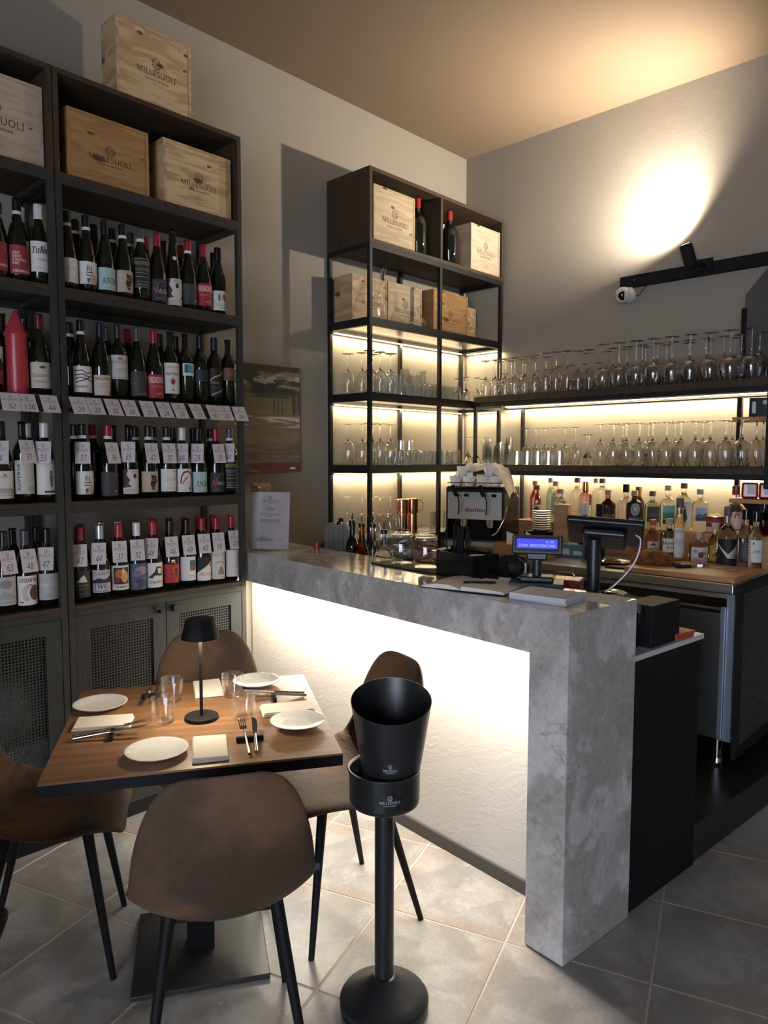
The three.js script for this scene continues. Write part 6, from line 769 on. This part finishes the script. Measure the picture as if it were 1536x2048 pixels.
{ // bread: half loaf
  const n = 40, m = 24, pos = [], idx = []; for (let j = 0; j <= m; j++) for (let i = 0; i <= n; i++) { const a = i / n * 6.28318, b = j / m * Math.PI / 2, k = 1 + 0.05 * fbm(i / n, j / m, 8, 4, 4, 401) - 0.05 * sm(0.1, 0, Math.abs(Math.sin(a * 1.5 + 0.6))) * Math.sin(b); const rx = 0.108 * k, rz = 0.066 * k, ry = 0.072 * k; const c = Math.cos(b); pos.push(rx * c * Math.cos(a), ry * Math.pow(Math.sin(b), 0.8), rz * c * Math.sin(a)); }
  for (let j = 0; j < m; j++) for (let i = 0; i < n; i++) { const a = j * (n + 1) + i; idx.push(a, a + n + 1, a + 1, a + 1, a + n + 1, a + n + 2); } const g = new THREE.BufferGeometry(); g.setAttribute('position', new THREE.Float32BufferAttribute(pos, 3)); g.setIndex(idx); g.computeVertexNormals();
  const q = uvBox(plain(g)), bt = tex(256, 256, (u, v) => { const a = fbm(u, v, 5, 5, 5, 411), f = fbm(u, v, 30, 30, 3, 421); return mix3(mix3([0.36, 0.17, 0.07], [0.66, 0.40, 0.19], a), [0.80, 0.70, 0.55], 0.6 * sm(0.55, 0.75, f * 0.6 + a * 0.4)); });
  solo('bread_loaf', q, std([0.8, 0.8, 0.8], 0.75, { map: rep(bt, 8), bumpMap: rep(tPlaster, 12), bumpScale: 0.004 }), 'crusty half loaf of bread on the chopping board', 'bread', null, [1.715, 1.0265, 0.66], 0.15);
}
[[1.825, 0.66, 0.4, 'left black-handled knife on the chopping board'], [1.885, 0.67, 0.95, 'right black-handled knife on the chopping board']].forEach(([x, z, a, l]) => { const t = thing('kitchen_knife', l, 'knife', [x, 1.0345, z], a, 'knives on the board'); part('handle', rod([-0.055, 0, 0], [0.03, 0, 0], 0.0085, 0.0075), M.rubber, t); part('blade', cb(0.1, 0.014, 0.0016, 0.08, 0, 0), M.steel, t); });
[[1.955, 0.6, 'nearest the knives'], [2.02, 0.56, 'in the middle'], [2.08, 0.6, 'nearest the board end']].forEach(([x, z, w], k) => { const t = thing('bottle_opener', `steel wire opener on the chopping board, ${w}`, 'opener', [x, 1.0268, z], k * 0.9, 'openers on the board'); part('wire_loop', place(new THREE.TorusGeometry(0.016, 0.0022, 8, 24), [0, 0.0025, 0], [D90, 0, 0]), M.steel, t); part('wire_stem', tube([[0.016, 0.003, 0], [0.03, 0.012, 0.004], [0.05, 0.004, -0.004], [0.066, 0.0035, 0.002]], 0.0022, 20, 6), M.steel, t); });
// ---------------------------------------------------------------- spirit bottles
const UY = 1.1638, face = 0.55, cop = std([0.55, 0.25, 0.13], 0.2, { metalness: 1 }), woodCap = std([0.12, 0.08, 0.06], 0.6), gcap = std([0.3, 0.29, 0.27], 0.5), palecork = std([0.45, 0.33, 0.22], 0.8);
const UP = [
  [0.67, 0.1, 'red bitter bottle at the left end of the upper spirit row', { r: 0.032, h: 0.23, mat: redL, cap: palecork, lab: [59, 0.03, 0.08, 1] }], [0.745, 0.2, 'small pale green bottle with a dark hexagon label', { r: 0.03, h: 0.205, mat: palegreen, cap: woodCap, lab: [58, 0.03, 0.1, 1] }], [0.775, 0.08, 'green bottle behind the hexagon label bottle', { r: 0.03, h: 0.25, mat: green, cap: gcap }],
  [0.835, 0.12, 'square clear bottle with a mint green panel', { r: 0.038, h: 0.23, mat: clear, square: 1, cap: palecork, lab: [42, 0.04, 0.15, 1] }], [0.905, 0.18, 'low clear bottle with red lettering', { r: 0.04, h: 0.185, mat: clear, cap: gcap, lab: [41, 0.025, 0.1, 0.9] }], [0.975, 0.1, 'tall clear bottle with a purple cap', { r: 0.041, h: 0.255, mat: clear, cap: std([0.08, 0.05, 0.12], 0.4), sh: 0.72 }],
  [1.065, 0.16, 'ornate clear bottle with a copper cap', { r: 0.042, h: 0.235, mat: pink, cap: cop, sh: 0.7, capH: 0.05, lab: [0, 0.03, 0.11, 0.9] }], [1.085, 0.06, 'clear bottle hidden behind the copper-capped one', { r: 0.03, h: 0.255, mat: clear, cap: gcap }], [1.145, 0.1, 'tall plain clear bottle with a grey-brown cap', { r: 0.036, h: 0.255, mat: clear, cap: woodCap, sh: 0.78 }],
  [1.225, 0.18, 'dark amber bottle with big tan lettering', { r: 0.044, h: 0.19, mat: brownG, cap: palecork, lab: [55, 0.02, 0.1, 1.1] }], [1.313, 0.13, 'clear round bottle with a black stopper', { r: 0.046, h: 0.225, mat: clear, cap: M.matte, sh: 0.55, capH: 0.03 }], [1.36, 0.06, 'brown-capped bottle glimpsed behind the black bottle', { r: 0.032, h: 0.21, mat: brownG, cap: woodCap }],
  [1.39, 0.18, 'black bottle with a silver oval portrait', { r: 0.046, h: 0.19, mat: M.black, cap: palecork, sh: 0.7, lab: [45, 0.03, 0.14, 0.95] }], [1.475, 0.13, 'teal-tinted bottle with a charcoal label', { r: 0.044, h: 0.19, mat: mint, square: 1, cap: woodCap, lab: [59, 0.03, 0.12, 1] }], [1.565, 0.13, 'clear bottle with a teal banded label', { r: 0.042, h: 0.225, mat: clear, square: 1, cap: palecork, lab: [46, 0.025, 0.13, 1] }],
  [1.655, 0.13, 'tall greenish square bottle showing a robed figure', { r: 0.041, h: 0.24, mat: palegreen, square: 1, cap: woodCap, sh: 0.7, lab: [43, 0.03, 0.155, 1] }], [1.745, 0.13, 'square clear bottle with a seaside picture label', { r: 0.042, h: 0.21, mat: clear, square: 1, cap: gcap, sh: 0.68, lab: [44, 0.05, 0.13, 1] }],
  [1.94, 0.16, 'big round flask with a red-haired painted figure', { r: 0.056, h: 0.235, mat: clear, cap: std([0.2, 0.03, 0.03], 0.4), sh: 0.5, capH: 0.03, lab: [47, 0.025, 0.115, 0.7] }], [2.065, 0.1, 'dark decanter with a glossy black stopper', { r: 0.05, h: 0.15, mat: brownG, cap: M.gloss, sh: 0.5, capH: 0.02 }],
];
for (const [x, z, l, o] of UP) spirit('spirit_bottle', l, [x, UY, z], { ...o, turn: face, group: 'spirits on the upper step' });
{ const t = thing('tin_can', 'red and white tin on the upper step, a yellow band on its lid', 'tin', [1.84, UY, 0.17], face); part('tin_body', lathe([[0, 0], [0.042, 0], [0.042, 0.085], [0.04, 0.087], [0, 0.085]], 32), M.steel, t); part('tin_label', cellUV(plain(new THREE.CylinderGeometry(0.0425, 0.0425, 0.08, 32, 1, true, -2.2, 4.4)).translate(0, 0.042, 0), 56), labelM, t); solo('yellow_band', tube([[-0.03, 0.089, 0.02], [0, 0.095, 0.03], [0.03, 0.09, 0.01], [0.0, 0.098, -0.02], [-0.03, 0.092, 0.0], [0.01, 0.094, 0.012]], 0.003, 40, 6), std([0.65, 0.5, 0.12], 0.6), 'yellow rubber band on the red tin lid', 'rubber band', null, [1.84, UY, 0.17]); }
const LY = 1.0008, LO = [
  [1.23, 0.47, 'wine bottle with a white capsule behind the tablet till', { r: 0.036, h: 0.29, mat: darkG, cap: std([0.6, 0.6, 0.62], 0.4), capH: 0.05 }], [1.315, 0.46, 'black-necked wine bottle behind the tablet till', { r: 0.036, h: 0.285, mat: darkG, cap: M.matte, capH: 0.05 }], [1.515, 0.38, 'small pink-tinted clear bottle in the lower spirit row', { r: 0.03, h: 0.2, mat: pink, cap: gcap }],
  [1.59, 0.38, 'clear red-capped bottle with a mountain label', { r: 0.034, h: 0.21, mat: pink, cap: std([0.45, 0.06, 0.03], 0.4), lab: [48, 0.05, 0.11, 0.95] }], [1.68, 0.38, 'green glass bottle with a large script label', { r: 0.044, h: 0.22, mat: green, cap: gcap, sh: 0.66, lab: [49, 0.06, 0.135, 0.95] }], [1.765, 0.46, 'slim tall grappa bottle with a full-height white label', { r: 0.026, h: 0.31, mat: clear, cap: woodCap, sh: 0.6, capH: 0.03, lab: [50, 0.02, 0.175, 1.2] }],
  [1.835, 0.375, 'squat bottle with a colourful cartoon-like label', { r: 0.046, h: 0.16, mat: clear, cap: palecork, sh: 0.7, lab: [51, 0.012, 0.1, 1] }], [1.905, 0.34, 'bottle of yellow liqueur in the lower spirit row', { r: 0.03, h: 0.205, mat: yellow, cap: palecork, lab: [52, 0.03, 0.11, 1.1] }], [1.978, 0.381, 'clear-necked black bottle with a white wing', { r: 0.046, h: 0.3, mat: clear, cap: woodCap, sh: 0.55, capH: 0.03, lab: [57, 0.02, 0.155, 1.5] }], [2.056, 0.352, 'bottle with a black dotted label and black stopper', { r: 0.032, h: 0.285, mat: clear, cap: M.gloss, sh: 0.62, capH: 0.03, lab: [53, 0.04, 0.165, 1.1] }], [2.115, 0.39, 'clear bottle with a tall white label at the row end', { r: 0.033, h: 0.28, mat: clear, cap: M.gloss, sh: 0.6, capH: 0.03, lab: [54, 0.05, 0.16, 0.9] }],
];
for (const [x, z, l, o] of LO) spirit('spirit_bottle', l, [x, z > 0.42 && x > 1.7 ? 1.0268 : LY, z], { ...o, turn: face, group: 'spirits on the back worktop' });
// ---------------------------------------------------------------- cubby contents, acrylic sheet, camera
[[2.0, 'left'], [2.085, 'right']].forEach(([x, w]) => { const t = thing('red_bottle', `squat red aperitif bottle, ${w} of the pair in the cubby`, 'bottle', [x, 1.3508, 0.13], 0.3, 'red bottles in the cubby'); part('glass_body', bx(-0.04, 0.04, 0, 0.085, -0.03, 0.03, 0.012), std([0.36, 0.02, 0.02], 0.15), t); part('paper_label', bx(-0.012, 0.028, 0.022, 0.075, 0.0302, 0.0308), M.paper, t); });
{ const t = thing('radio', 'small black device with white buttons in the upper cubby', 'device', [2.035, 1.7758, 0.13], 0.2); part('case', bx(-0.05, 0.05, 0, 0.1, -0.03, 0.03, 0.004), M.gloss, t); part('button', cyl(0.012, 0.012, 0.003, 0, 0, 0).rotateX(D90).translate(0.025, 0.075, 0.029), std([0.7, 0.7, 0.7], 0.4), t); part('button', bx(-0.035, -0.018, 0.02, 0.08, 0.0302, 0.032), std([0.5, 0.5, 0.5], 0.4), t); }
{
  const t = thing('acrylic_screen', 'smoked clear sheet with a cut corner and black edge above the right shelf end', 'screen', [0, 0, 0]); const s = new THREE.Shape([[1.92, 1.9605], [1.92, 2.43], [2.03, 2.56], [2.6, 2.56], [2.6, 1.9605]].map(([a, b]) => new THREE.Vector2(a, b)));
  part('sheet', plain(new THREE.ExtrudeGeometry(s, { depth: 0.005, bevelEnabled: false }).translate(0, 0, 0.06)), std([0.55, 0.55, 0.56], 0.03, { transmission: 0.9, thickness: 0 }), t); part('edge_strip', bx(1.905, 1.93, 1.9605, 2.36, 0.05, 0.08, 0.008), M.gloss, t); part('dark_band', bx(1.94, 2.58, 2.0, 2.07, 0.066, 0.07), M.gloss, t);
}
{
  const t = thing('security_camera', 'white ball-shaped security camera hanging under the track end', 'security camera', [1.245, 2.52, 0.1], 0.55), w = std([0.62, 0.58, 0.55], 0.4); part('camera_ball', place(new THREE.SphereGeometry(0.046, 32, 24), [0, 0, 0.02]), w, t); part('camera_base', place(new THREE.SphereGeometry(0.042, 28, 20), [0.04, 0.006, -0.028]), w, t);
  part('lens_window', (() => { const g = place(new THREE.SphereGeometry(0.0466, 32, 20, 0, 6.2832, 0, 0.58), [0, 0, 0], [D90 + 0.3, 0, 0]); g.translate(-0.006, 0, 0.02); return g; })(), M.gloss, t, 'glossy black lens window'); part('camera_bracket', bx(0.02, 0.06, 0.03, 0.058, -0.07, -0.04, 0.004), w, t);
  solo('camera_cable', tube([[1.3, 2.515, 0.06], [1.325, 2.52, 0.055], [1.335, 2.535, 0.05], [1.35, 2.56, 0.04], [1.37, 2.577, 0.03]], 0.0018, 24, 6), M.matte, 'thin black cable from the security camera to the track', 'cable');
}

renderer.render(scene, camera);
